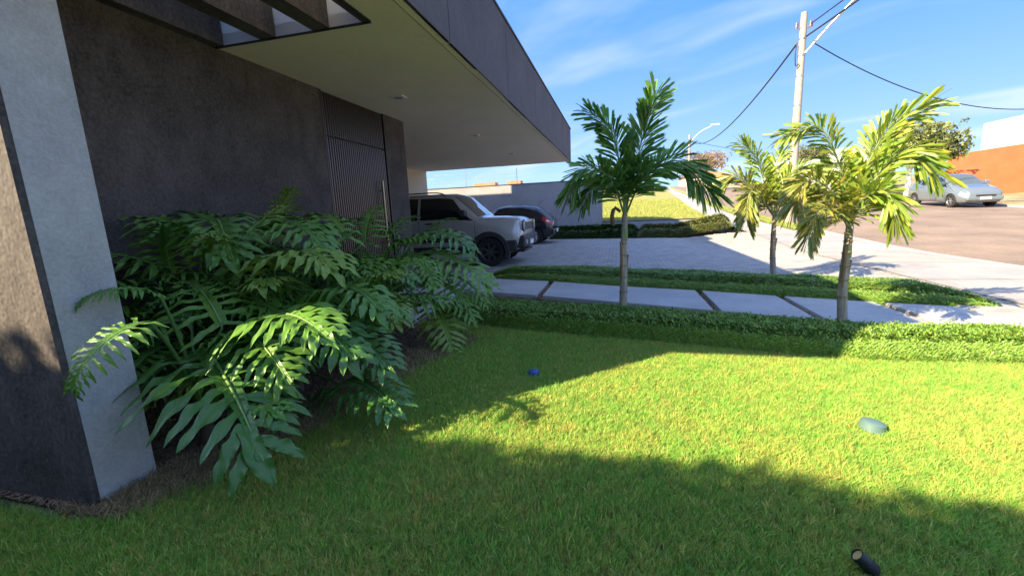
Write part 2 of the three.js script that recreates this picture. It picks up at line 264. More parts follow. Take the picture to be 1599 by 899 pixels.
// fluted pivot door
{
  const door = mesh('fluted_door', bx(XW - 0.075, XW - 0.04, 0.13, S - 0.003, -6.40, -4.92), std(0.02, 0.02, 0.022, 0.35), house); door.userData.label = 'tall black fluted metal door';
  const sm = std(0.1, 0.09, 0.09, 0.32, { metalness: 0.8 }), g0 = rb(-0.02, 0.02, 0, 2.3, -0.014, 0.014, 0.008, 2), g1 = rb(-0.02, 0.02, 0, 0.535, -0.014, 0.014, 0.008, 2), n = 30;
  for (let k = 0; k < n; k++) { const z = lerp(-6.375, -4.95, (k + 0.5) / n); mesh('slat', g0, sm, door).position.set(XW - 0.03, 0.14, z); mesh('slat', g1, sm, door).position.set(XW - 0.03, 2.455, z); }
  mesh('frame_post', bx(XW - 0.08, XW + 0.004, 0.13, S - 0.003, -6.42, -6.395), M.black, door); mesh('frame_post', bx(XW - 0.08, XW + 0.004, 0.13, S - 0.003, -4.93, -4.895), M.black, door);
  const hd = mesh('handle', mergeGeometries([tube([V(0, 0.85, 0), V(0, 1.4, 0), V(0, 1.95, 0)], 0.018, 6, 8), tube([V(-0.06, 1.0, 0), V(-0.03, 1.0, 0), V(0, 1.0, 0)], 0.01, 3, 6), tube([V(-0.06, 1.8, 0), V(-0.03, 1.8, 0), V(0, 1.8, 0)], 0.01, 3, 6)]), M.brass, door); hd.position.set(XW + 0.05, 0, -6.12);
  mesh('lock', rb(-0.02, 0.02, 0.95, 1.12, -0.03, 0.03, 0.008), M.black, door).position.set(XW + 0.01, 0.2, -6.28);
}
for (const z of [-5.63, -8.9, -12.2]) { const l = mesh('soffit_light', rb(-0.09, 0.09, -0.012, 0.004, -0.09, 0.09, 0.004, 1), M.white, house); l.position.set(-2.9, S, z); mesh('lens', new THREE.CylinderGeometry(0.055, 0.055, 0.006, 20), std(0.35, 0.34, 0.32, 0.3), l).position.set(0, -0.013, 0); }

// ---------------------------------------------------------------- rear boundary walls
const rear = thing('boundary_wall', 'tall grey rendered boundary wall behind the parked cars', 'wall');
mesh('wall', bx(-14, -0.6, -0.1, 2.57, -19.4, -19.2), M.greyWall, rear);
mesh('coping', bx(-14, -0.58, 2.57, 2.6, -19.42, -19.18), M.coping, rear);
const low = thing('low_wall', 'low grey retaining wall holding back the grass lot', 'wall');
mesh('wall', bx(-0.597, 4.35, -0.1, 0.74, -19.4, -19.2), M.greyWall, low); mesh('coping', bx(-0.597, 4.37, 0.74, 0.77, -19.42, -19.18), M.coping, low);
const wl = thing('wall_lamp', 'small black box lamp on the grey boundary wall', 'wall lamp', [-2.02, 1.72, -19.2]);
mesh('body', rb(-0.07, 0.07, -0.1, 0.1, 0, 0.12, 0.008), M.black, wl); mesh('lens', rb(-0.05, 0.05, -0.108, -0.098, 0.02, 0.1, 0.002, 1), std(0.6, 0.6, 0.55, 0.3), wl);
const ef = thing('electric_fence', 'thin wire security fence on slim posts along the top of the tall grey wall', 'fence');
for (const x of [-9.2, -6.85, -4.4]) mesh('post', tube([V(x, 2.58, -19.3), V(x, 2.95, -19.3), V(x, 3.3, -19.3)], 0.014, 4, 5), M.steel, ef);
for (const y of [2.75, 2.9, 3.05, 3.2]) mesh('wire', tube([V(-12, y, -19.3), V(-8.5, y - 0.01, -19.3), V(-4.4, y, -19.3)], 0.003, 8, 4), M.steel, ef);

// ---------------------------------------------------------------- grass, groundcover
function instanced(name, geo, mat, list, parent) {   // list: [matrix, color]
  const im = new THREE.InstancedMesh(geo, mat, list.length); im.name = name; im.castShadow = im.receiveShadow = true;
  list.forEach(([m, c], k) => { im.setMatrixAt(k, m); if (c) im.setColorAt(k, c); }); (parent || scene).add(im); return im;
}
function bladeClump(seed, n, h, spread, w) {
  const r = rng(seed), pos = [], nor = [];
  for (let k = 0; k < n; k++) {
    const a = r() * 6.283, rad = spread * Math.sqrt(r()), x = Math.cos(a) * rad, z = Math.sin(a) * rad, f = r() * 6.283, hh = h * (0.55 + 0.6 * r()), le = hh * (0.15 + 0.75 * r()), b = r() * 6.283;
    const wx = Math.cos(f) * w / 2, wz = Math.sin(f) * w / 2, lx = Math.cos(b) * le, lz = Math.sin(b) * le;
    const A = [x - wx, -0.004, z - wz], B = [x + wx, -0.004, z + wz], C = [x - wx * 0.8 + lx * 0.35, hh * 0.6, z - wz * 0.8 + lz * 0.35], D = [x + wx * 0.8 + lx * 0.35, hh * 0.6, z + wz * 0.8 + lz * 0.35], E = [x + lx, hh, z + lz];
    pos.push(...A, ...B, ...D, ...A, ...D, ...C, ...C, ...D, ...E);
  }
  const g = new THREE.BufferGeometry(); g.setAttribute('position', new THREE.Float32BufferAttribute(pos, 3)); g.computeVertexNormals(); return g;
}
const leafMat = (r, g, b, rough = 0.5, t = 0.3) => phy(r, g, b, rough, { transmission: t, thickness: 0, side: THREE.DoubleSide });
const grassMat = leafMat(1, 1, 1, 0.75, 0.35);
const BEDE = [[-4.75, -2.5], [-4.5, -1.75], [-3.97, -1.72], [-3.3, -2.0], [-2.6, -2.07], [-1.8, -2.25], [-1.45, -2.4], [-1.3, -2.52], [-1.0, -2.6]];
const HFRONT = [[-2.2, -5.05], [-1.82, -4.98], [-1.21, -4.74], [-0.43, -4.57], [0.25, -4.47], [0.84, -4.33], [1.36, -4.2], [1.84, -4.12], [2.31, -4.08], [2.95, -4.12], [4.4, -4.15]];
(() => {
  const r = rng(77), list = [[], [], []], q = new THREE.Quaternion(), e = new THREE.Euler();
  const N = 200000;
  for (let k = 0; k < N; k++) {
    // denser close to the camera
    const z = -0.35 - 4.75 * Math.pow(r(), 1.25), x = lerp(-3.4, 4.4, r());
    if (z < interp(HFRONT, x) + 0.01 || z > 0) continue;
    const bed = z < -1.25 ? interp(BEDE, z) + 0.1 * (fbm2(x * 3 + 7, z * 3, 3) - 0.5) : -9;
    if (x < bed || (x < bed + 0.16 && r() > (x - bed) / 0.16)) continue;
    const patch = fbm2(x * 1.4 + 21, z * 1.4 + 4, 4), dry = sstep(0.4, 0.72, fbm2(x * 2.2 + 50, z * 2.2 + 31, 4)), s = 0.7 + 0.5 * r() + 0.35 * (patch - 0.45) + (r() < 0.04 ? 0.45 : 0);
    e.set((r() - 0.5) * 0.3, r() * 6.283, (r() - 0.5) * 0.3); q.setFromEuler(e);
    const b = 0.8 + 0.5 * r(), yl = clamp(dry * 0.13 + 0.75 * r() ** 2 - 0.01);
    const c = lin(lerp(0.19, 0.66, yl) * b, lerp(0.455, 0.48, yl) * b, lerp(0.045, 0.13, yl) * b);
    list[k % 3].push([new THREE.Matrix4().compose(V(x, -0.004, z), q, V(s, s * (0.85 + 0.4 * r()), s)), c]);
  }
  const lawn = new THREE.Group(); lawn.name = 'lawn_grass'; lawn.userData = { kind: 'stuff', label: 'short dense green lawn grass in front of the house', category: 'grass' }; scene.add(lawn);
  list.forEach((l, i) => tagStuff(instanced('grass_blades', bladeClump(200 + i, 11, 0.033, 0.022, 0.0031), grassMat, l, lawn)));
  // tufts on the verge and the near part of the neighbouring lot
  const far = [], verge = []; const tuft = bladeClump(301, 12, 0.11, 0.1, 0.012);
  for (let k = 0; k < 22000; k++) {
    const z = -19.6 - 26 * Math.pow(r(), 1.5), x = lerp(-3, walkL(z) - 0.06, r()), s = 0.6 + 0.6 * r(), b = 0.75 + 0.5 * r(), yl = r();
    e.set(0, r() * 6.283, 0); q.setFromEuler(e);
    far.push([new THREE.Matrix4().compose(V(x, streetH(z) + 0.02 + 0.16 * sstep(4.4, 0, x), z), q, V(s, s, s)), lin(lerp(0.24, 0.44, yl) * b, lerp(0.34, 0.4, yl) * b, 0.075 * b)]);
  }
  tagStuff(instanced('lot_grass', tuft, grassMat, far), 'rough grass growing on the open lot beyond the low wall', 'grass');
  for (let k = 0; k < 9000; k++) {
    const z = -16.5 - 30 * Math.pow(r(), 1.4), x = lerp(walkR(z) + 0.04, roadL(z) - 0.15, r()), s = 0.5 + 0.5 * r(), b = 0.75 + 0.5 * r(), yl = r() * 0.7;
    e.set(0, r() * 6.283, 0); q.setFromEuler(e);
    verge.push([new THREE.Matrix4().compose(V(x, streetH(z) + 0.012, z), q, V(s, s, s)), lin(lerp(0.24, 0.44, yl) * b, lerp(0.34, 0.4, yl) * b, 0.075 * b)]);
  }
  tagStuff(instanced('verge_grass', tuft, grassMat, verge), 'grass tufts along the verge by the utility pole', 'grass');
  const straw = [];
  for (let k = 0; k < 5000; k++) { const z = lerp(-4.4, -1.28, r()), x = interp(BEDE, z) + 0.28 * (r() + r() - 1.1); e.set((r() - 0.5) * 1.6, r() * 6.283, (r() - 0.5) * 1.6); q.setFromEuler(e); const s = 0.7 + 0.8 * r(), b = 0.6 + 0.7 * r(); straw.push([new THREE.Matrix4().compose(V(x, 0.012, z), q, V(s, s * 0.8, s)), lin(0.33 * b, 0.25 * b, 0.13 * b)]); }
  tagStuff(instanced('dry_straw', bladeClump(310, 7, 0.05, 0.03, 0.003), std(1, 1, 1, 0.9, { side: THREE.DoubleSide }), straw), 'dry tan straw and clippings along the lawn edge of the bed', 'straw');
  // mulch chips on the planting bed and in the path joints
  const chips = [], cg = new THREE.BoxGeometry(0.034, 0.005, 0.01);
  for (let k = 0; k < 16000; k++) {
    const inBed = k < 13000; let x, z, y = 0.03;
    if (inBed) { z = lerp(-4.7, -1.3, r()); x = lerp(-3.5, interp(BEDE, z) + 0.07, r()); y = 0.012 + 0.03 * (1 - (x + 3.6) / 1.6); }
    else { x = [-2.58, -1.16, 1.2, 2.17, 3.14][k % 5] + (r() - 0.5) * 0.16; z = lerp(pathNear(x) + 0.1, pathFar(x), r()); y = 0.06; }
    e.set((r() - 0.5) * 0.7, r() * 6.283, (r() - 0.5) * 0.7); q.setFromEuler(e); const s = 0.5 + r(), b = 0.6 + 0.8 * r();
    chips.push([new THREE.Matrix4().compose(V(x, y, z), q, V(s, s, s)), lin(0.19 * b, 0.125 * b, 0.08 * b)]);
  }
  tagStuff(instanced('mulch_chips', cg, std(1, 1, 1, 0.95), chips), 'loose brown bark chips on the bed and in path joints', 'mulch');
})();

function leafCluster(seed, n, len, wid, spread) {       // a sprig of small pointed leaves
  const r = rng(seed), pos = [];
  for (let k = 0; k < n; k++) {
    const a = r() * 6.283, el = 0.1 + 1.0 * r(), l = len * (0.6 + 0.6 * r()), w = wid * (0.7 + 0.5 * r());
    const d = V(Math.cos(a) * Math.cos(el), Math.sin(el), Math.sin(a) * Math.cos(el)), s = V(-Math.sin(a), 0, Math.cos(a)), o = V((r() - 0.5) * spread, (r() - 0.5) * spread * 0.6, (r() - 0.5) * spread), nn = V().crossVectors(s, d);
    const P = (t, u, h) => o.clone().addScaledVector(d, l * t).addScaledVector(s, u * w).addScaledVector(nn, h * w);
    const b = P(0, 0, 0), m = P(0.5, 0, -0.12), L = P(0.42, -0.5, 0.1), R = P(0.42, 0.5, 0.1), t = P(1, 0, -0.3);
    for (const tri of [[b, m, L], [b, R, m], [L, m, t], [m, R, t]]) for (const v of tri) pos.push(v.x, v.y, v.z);
  }
  const g = new THREE.BufferGeometry(); g.setAttribute('position', new THREE.Float32BufferAttribute(pos, 3)); g.computeVertexNormals(); return g;
}
const coverMat = leafMat(1, 1, 1, 0.5, 0.28), coreMat = std(0.15, 0.19, 0.06, 0.95);
function bed(name, label, xs, front, back, base, height, N, seed, col, leaf = 0.045, taper = 0.25) {
  const g = thing(name, label, 'groundcover'); g.userData.kind = 'stuff';
  const [x0, x1] = xs, r = rng(seed), prof = (x, v) => {
    const e = Math.min(v, 1 - v), end = Math.min(1, (x - x0) / taper, (x1 - x) / taper);
    return height * Math.pow(clamp(Math.min(1, e / 0.26)), 0.5) * Math.pow(clamp(end), 0.5) * (0.9 + 0.22 * fbm2(x * 2.2 + seed, v * 2.5, 3));
  };
  const P = (x, v) => { const z = lerp(front(x), back(x), v); return V(x, base(x, z) + prof(x, v), z); };
  const core = mesh('twigs', gridGeo(60, 14, (u, v) => { const p = P(lerp(x0, x1, u), v); return [p.x, Math.max(base(p.x, p.z) - 0.02, p.y - 0.03), p.z]; }), coreMat, g); core.userData.kind = 'stuff';
  const list = [], q = new THREE.Quaternion(), e = new THREE.Euler();
  for (let k = 0; k < N; k++) {
    const x = lerp(x0, x1, r()), side = r() < 0.42, v = side ? (r() < 0.75 ? r() * 0.1 : 1 - r() * 0.1) : r(); const p = P(x, v); const y = side ? lerp(base(p.x, p.z), p.y, Math.sqrt(r())) : p.y - 0.03 * r() * r() + (r() < 0.05 ? 0.035 * r() : 0);
    const out = v < 0.12 ? 1 : v > 0.88 ? -1 : 0;
    e.set(out * (0.3 + 0.6 * r()) + (r() - 0.5) * 0.5, r() * 6.283 * (out ? 0.15 : 1), (r() - 0.5) * 0.5); q.setFromEuler(e);
    const s = 0.7 + 0.6 * r(), b = 0.7 + 0.6 * r(), y2 = r() < 0.08 ? 1.5 : 1;
    list.push([new THREE.Matrix4().compose(V(p.x + (r() - 0.5) * 0.03, y + 0.005, p.z + out * 0.02), q, V(s, s, s)), lin(col[0] * b * y2, col[1] * b, col[2] * b)]);
  }
  tagStuff(instanced('leaves', leafCluster(seed + 3, 7, leaf, leaf * 0.55, 0.05), coverMat, list, g));
  return g;
}
const hb1 = [[-2.4, -5.8], [-1.9, -5.76], [-0.96, -5.6], [0.06, -5.35], [0.97, -5.11], [1.78, -4.84], [2.14, -4.76], [2.66, -4.68], [3.25, -4.66], [4.3, -4.62]];
bed('groundcover_bed', 'low clipped green groundcover bed between lawn and slab path', [-2.35, 4.3], (x) => interp(HFRONT, x), (x) => interp(hb1, x), () => 0, 0.2, 38000, 11, [0.17, 0.31, 0.035], 0.027);
const hb2 = [[-2.5, -8.3], [-1.84, -8.5], [-0.8, -8.6], [0.42, -8.05], [1.46, -7.73], [2.29, -7.3], [3.11, -7.1], [3.74, -6.75], [4.15, -6.1]];
bed('groundcover_bed', 'low green groundcover bed between slab path and paved driveway', [-2.5, 4.2], (x) => pathFar(x) - 0.01, (x) => interp(hb2, x), () => 0.06, 0.22, 32000, 12, [0.17, 0.31, 0.035], 0.027, 0.5);
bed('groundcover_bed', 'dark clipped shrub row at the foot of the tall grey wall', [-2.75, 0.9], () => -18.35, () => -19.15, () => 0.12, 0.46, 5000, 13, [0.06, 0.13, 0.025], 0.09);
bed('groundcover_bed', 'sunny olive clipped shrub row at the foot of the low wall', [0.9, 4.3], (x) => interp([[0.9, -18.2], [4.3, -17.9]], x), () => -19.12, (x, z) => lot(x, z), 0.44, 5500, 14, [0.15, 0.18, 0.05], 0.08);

// tall hedge on the side boundary behind the viewer: its shadow lies over the near lawn
(() => {
  const g = thing('tall_hedge', 'tall dense clipped hedge along the side boundary', 'hedge');
  const top = (x) => 3.97 + 0.05 * (fbm2(x * 1.5, 3, 4) - 0.45) - 0.12 * sstep(-4.2, -2.6, x);
  mesh('branches', gridGeo(80, 6, (u, v) => { const x = lerp(-18, 1.5, u), p = [[1.75, 0], [1.78, 2], [1.8, top(x) - 0.12], [2.0, top(x) - 0.04], [2.5, top(x) - 0.06], [2.62, 2], [2.62, 0]][Math.round(v * 6)]; return [x, p[1], p[0]]; }), coreMat, g);
  const r = rng(5), list = [], q = new THREE.Quaternion(), e = new THREE.Euler();
  for (let k = 0; k < 16000; k++) { const x = lerp(-18, 1.5, r()), t = r(); const y = t < 0.6 ? top(x) - 0.04 * r() : top(x) * r(), z = t < 0.6 ? lerp(1.75, 2.6, r()) : 1.75 + 0.06 * r(); e.set(r() * 6, r() * 6, r() * 6); q.setFromEuler(e); const s = 0.8 + 0.6 * r(), b = 0.7 + 0.6 * r(); list.push([new THREE.Matrix4().compose(V(x, y, z), q, V(s, s, s)), lin(0.08 * b, 0.15 * b, 0.03 * b)]); }
  tagStuff(instanced('leaves', leafCluster(9, 7, 0.05, 0.028, 0.06), coverMat, list, g));
})();

// ---------------------------------------------------------------- split-leaf philodendrons
function philoBlade(seed, n = 9) {                   // unit length blade along +x, droops towards -y
  const r = rng(seed), pos = [], idx = [], curve = [], STEPS = 40, a0 = 0.16 + 0.1 * r(), bend = 0.85 + 0.5 * r();
  { let x = 0, y = 0; for (let i = 0; i <= STEPS; i++) { const a = a0 - bend * (i / STEPS); curve.push([x, y, a]); x += Math.cos(a) / STEPS; y += Math.sin(a) / STEPS; } }
  const at = (a, b, h) => {
    const t = clamp(a) * STEPS, i = Math.min(STEPS - 1, Math.floor(t)), f = t - i, A = curve[i], B = curve[i + 1], x = lerp(A[0], B[0], f), y = lerp(A[1], B[1], f), an = lerp(A[2], B[2], f), ex = a < 0 ? a : a > 1 ? a - 1 : 0;
    const hh = h + 0.3 * Math.abs(b) - 0.95 * b * b;
    return [x + Math.cos(an) * ex - Math.sin(an) * hh, y + Math.sin(an) * ex + Math.cos(an) * hh, b];
  };
  const put = (p) => { pos.push(...p); return pos.length / 3 - 1; };
  const quads = (rows) => { for (let i = 0; i < rows.length - 1; i++) for (let j = 0; j < rows[i].length - 1; j++) { const a = rows[i][j], b = rows[i][j + 1], c = rows[i + 1][j], d = rows[i + 1][j + 1]; idx.push(a, b, c, b, d, c); } };
  const web = []; for (let i = 0; i <= 24; i++) { const a = -0.02 + 0.97 * i / 24, w = 0.022 + 0.036 * Math.sin(Math.PI * clamp(a + 0.25)) * (1 + 0.25 * Math.cos(i * 2.3)); web.push([put(at(a, -w, 0)), put(at(a, -w * 0.4, -0.004)), put(at(a, 0, -0.008)), put(at(a, w * 0.4, -0.004)), put(at(a, w, 0))]); } quads(web);
  const lobe = (root, side, th, len, wid) => {
    const S = 12, ph = r() * 6.28, ph2 = r() * 6.28, cur = 0.3 + 0.5 * r(), rows = [], lift = (r() - 0.5) * 0.16, sag = 0.12 + 0.2 * r(), wf = 1.5 + r() * 1.6;
    let a = root, b = side * 0.015, an = th;
    for (let i = 0; i <= S; i++) {
      const t = i / S, w = wid * (t < 0.5 ? 0.82 + 0.2 * sstep(0, 0.5, t) : 1.02 * Math.max(0.03, 1 - Math.pow((t - 0.5) / 0.5, 2.4))) * (1 + 0.1 * Math.sin(wf * 6.28 * t + ph) + 0.07 * Math.sin(wf * 2.7 * t + ph2));
      const da = Math.cos(an), db = Math.sin(an) * side, na = -Math.sin(an), nb = Math.cos(an) * side, h = len * (lift * t - sag * t * t), wv = wid * 0.6 * Math.sin(t * 3.1);
      const row = []; for (const k of [-1, -0.5, 0, 0.5, 1]) row.push(put(at(a + na * k * w, b + nb * k * w, h + (Math.abs(k) > 0.9 ? wv * Math.sin(wf * 6.28 * t + (k > 0 ? ph : ph2)) : 0) + (k === 0 ? -wid * 0.16 : 0))));
      rows.push(row); a += da * len / S; b += db * len / S; an -= cur * 0.07 * (i / S) * 1.6;
    }
    quads(side > 0 ? rows : rows.map((q) => q.slice().reverse()));
  };
  for (let i = 0; i < n; i++) for (const s of [-1, 1]) {
    const f = i / (n - 1), root = 0.01 + 0.86 * Math.pow(f, 0.94) + (r() - 0.5) * 0.02, th = lerp(2.15, 0.72, Math.pow(f, 0.6)) + (r() - 0.5) * 0.14;
    const len = 0.42 * (f < 0.25 ? lerp(0.78, 1, f / 0.25) : lerp(1, 0.46, (f - 0.25) / 0.75)) * (0.9 + 0.2 * r());
    lobe(root, s, th, len, lerp(0.0295, 0.0225, f) * (0.78 + 0.4 * r()));
  }
  lobe(0.8, 1, 0.0, 0.27, 0.04);
  const g = new THREE.BufferGeometry(); g.setAttribute('position', new THREE.Float32BufferAttribute(pos, 3)); g.setIndex(idx); g.computeVertexNormals();
  const mid = tube([0, 0.2, 0.45, 0.7, 0.96].map((a) => V(...at(a, 0, 0.001))), 0.012, 12, 5, 0.003);
  return [g, mid];
}
const BLADES = [21, 22, 23, 24, 25, 26, 27, 28, 29].map((s, i) => philoBlade(s, 10 + (i % 3)));
const PHM = [leafMat(0.09, 0.235, 0.028, 0.4, 0.25), leafMat(0.12, 0.275, 0.03, 0.42, 0.28), leafMat(0.065, 0.185, 0.03, 0.37, 0.22), leafMat(0.19, 0.32, 0.035, 0.42, 0.3)];
const MIDM = phy(0.17, 0.3, 0.08, 0.45), PETM = phy(0.1, 0.2, 0.05, 0.45), STEMM = std(0.11, 0.085, 0.06, 0.9);
function addLeaf(plant, base, A, dir, L, seed, roll = 0, narrow = 1) {  // A: blade start (world), dir: direction of the midrib's start
  const r = rng(seed * 13 + 7), [bg, mg] = BLADES[seed % BLADES.length], loc = A.clone().sub(plant.position);
  const leaf = mesh('leaf', bg, PHM[Math.floor(r() * 3.6)], plant); mesh('midrib', mg, MIDM, leaf);
  const X = dir.clone().normalize(), Y = V(0, 1, 0).addScaledVector(X, -X.y); if (Y.lengthSq() < 0.05) Y.set(-X.z, 0.4, X.x); Y.normalize(); const Z = V().crossVectors(X, Y);
  leaf.quaternion.setFromRotationMatrix(new THREE.Matrix4().makeBasis(X, Y, Z)).multiply(new THREE.Quaternion().setFromAxisAngle(V(1, 0, 0), roll));
  leaf.position.copy(loc); leaf.scale.set(L, L, L * narrow);
  const b = base.clone().sub(plant.position), h = Math.max(0.1, loc.y - b.y), mid = b.clone().lerp(loc, 0.5).add(V(0, h * 0.22, 0)), pre = loc.clone().addScaledVector(X, -0.05 * L).add(V(0, 0.01, 0));
  mesh('petiole', tube([b, mid, pre, loc], 0.013, 12, 6, 0.008), PETM, plant);
  return leaf;
}
const plants = [
  ['wide split-leaf philodendron drooping over the lawn beside the pale pier', [-2.55, 0.03, -1.95]], ['split-leaf philodendron in the middle of the bed, leaves arching over the lawn edge', [-2.55, 0.03, -2.75]],
  ['tall split-leaf philodendron against the dark wall behind the pale pier', [-3.1, 0.03, -2.55]], ['tall split-leaf philodendron against the dark wall beside the fluted door', [-3.05, 0.03, -3.55]],
  ['split-leaf philodendron with bare arching stalks at the porch edge', [-2.72, 0.05, -4.3]], ['split-leaf philodendron in the bed between the porch and the drooping middle plant', [-2.45, 0.03, -3.45]],
].map(([label, p]) => { const t = thing('philodendron', label, 'plant', p, 'philodendrons in the bed along the house wall'); mesh('stem', tube([V(0, -0.05, 0), V(0.02, 0.08, 0.01), V(0.05, 0.2, 0.02)], 0.05, 6, 8, 0.03), STEMM, t); return t; });
let leafSeed = 1;
function pixLeaf(i, px, py, z, qx, qy, qz, scale = 1, roll = 0) {
  const A = atZ(px, py, z), B = atZ(qx, qy, qz), d = B.clone().sub(A), L = d.length() * 1.08 * scale; d.normalize(); d.add(V(0, 0.42, 0));
  addLeaf(plants[i], plants[i].position.clone().add(V(0.04, 0.16, 0.01)), A, d, L, leafSeed++, roll);
}
// leaves that the photograph shows one by one
pixLeaf(0, 318, 548, -2.02, 408, 770, -1.52, 1.0, 0.05);
pixLeaf(0, 415, 505, -2.15, 498, 560, -1.8, 1.1, 0.1);
pixLeaf(0, 290, 500, -2.05, 190, 560, -1.72, 1.1, -0.2);
pixLeaf(0, 215, 505, -1.5, 120, 620, -1.22, 1.0, -0.2);
pixLeaf(0, 235, 455, -1.7, 130, 480, -1.45, 1.1, -0.1);
pixLeaf(0, 345, 505, -2.05, 300, 470, -2.3, 1.2, 0);
pixLeaf(0, 380, 520, -2.1, 440, 620, -1.75, 1.0, 0.2);
pixLeaf(0, 360, 560, -1.95, 250, 690, -1.75, 0.8, -0.3);
pixLeaf(0, 420, 590, -2.1, 440, 690, -1.8, 0.9, 0.2);
pixLeaf(1, 529, 600, -2.6, 610, 668, -2.25, 1.1, 0.1);
pixLeaf(1, 520, 520, -2.7, 595, 600, -2.35, 1.1, 0.1);
pixLeaf(1, 470, 470, -2.7, 380, 480, -2.3, 1.0, 0);
pixLeaf(1, 500, 470, -2.75, 590, 490, -2.4, 1.1, 0);
pixLeaf(1, 440, 440, -2.7, 330, 455, -2.3, 1.0, 0);
pixLeaf(2, 337, 345, -2.95, 362, 440, -2.45, 1.1, 0.1);
pixLeaf(2, 300, 370, -2.7, 165, 350, -2.5, 1.1, -0.1);
pixLeaf(2, 270, 420, -2.5, 130, 450, -2.2, 1.1, -0.1);
pixLeaf(2, 380, 400, -2.8, 260, 330, -3.0, 0.9, 0);
pixLeaf(2, 390, 380, -2.9, 440, 330, -3.2, 1.2, 0);
pixLeaf(3, 520, 380, -3.5, 450, 345, -3.2, 1.2, 0);
pixLeaf(3, 540, 370, -3.6, 490, 330, -3.8, 1.1, 0);
pixLeaf(3, 570, 375, -3.9, 582, 325, -4.1, 1.3, 0);
pixLeaf(3, 500, 400, -3.3, 440, 400, -2.9, 1.1, 0);
pixLeaf(4, 620, 365, -4.35, 560, 380, -4.0, 1.1, 0);
pixLeaf(4, 640, 372, -4.5, 730, 400, -4.3, 1.1, 0.1);
pixLeaf(4, 655, 395, -4.4, 745, 465, -4.15, 1.1, 0.1);
pixLeaf(4, 680, 440, -4.3, 735, 510, -4.05, 1.0, 0.1);
pixLeaf(4, 680, 475, -4.15, 702, 560, -3.85, 1.1, 0.1);
pixLeaf(4, 640, 400, -4.2, 670, 450, -3.9, 1.2, 0);
pixLeaf(4, 610, 370, -4.5, 640, 335, -4.8, 1.2, 0);
pixLeaf(1, 460, 520, -2.5, 540, 570, -2.1, 1.1, 0.1);
pixLeaf(1, 430, 420, -2.6, 520, 430, -2.3, 1.1, 0);
pixLeaf(2, 330, 430, -2.5, 220, 470, -2.15, 1.1, 0);
pixLeaf(2, 420, 360, -3.0, 500, 400, -2.7, 1.1, 0);
pixLeaf(4, 660, 370, -4.6, 700, 350, -4.8, 1.3, 0);
pixLeaf(4, 700, 430, -4.4, 750, 480, -4.3, 1.1, 0.1);
pixLeaf(4, 640, 440, -4.1, 610, 480, -3.8, 1.1, 0);
pixLeaf(5, 590, 460, -3.5, 620, 520, -3.1, 1.1, 0);
pixLeaf(5, 560, 430, -3.5, 480, 440, -3.2, 1.1, 0);
pixLeaf(5, 580, 440, -3.5, 640, 440, -3.3, 1.1, 0);
{ // the leaves behind them, in rosettes
  const r = rng(404), spec = [[0, 13, 0.55], [1, 18, 0.75], [2, 20, 1.0], [3, 20, 1.05], [4, 10, 0.9], [5, 18, 0.8]];
  for (const [i, n, hgt] of spec) for (let k = 0; k < n; k++) {
    const p = plants[i].position, az = k * 2.399 + i, tier = k / n, reach = lerp(0.18, 0.5, tier) * (0.8 + 0.4 * r()), h = hgt * lerp(1.05, 0.55, tier) * (0.85 + 0.3 * r());
    const A = V(p.x + Math.cos(az) * reach, h, p.z + Math.sin(az) * reach * 0.9); A.x = Math.max(-3.42, A.x); const L = 0.42 + 0.32 * r();
    const d = V(Math.cos(az), lerp(0.75, 0.1, tier), Math.sin(az)); if (A.x < -3.2 && d.x < 0) d.x *= -0.3;
    if (i === 0 && A.z + d.z * L > -1.6) continue;
    addLeaf(plants[i], p.clone().add(V(0.04, 0.16, 0.01)), A, d, L, leafSeed++, (r() - 0.5) * 0.4);
  }
}

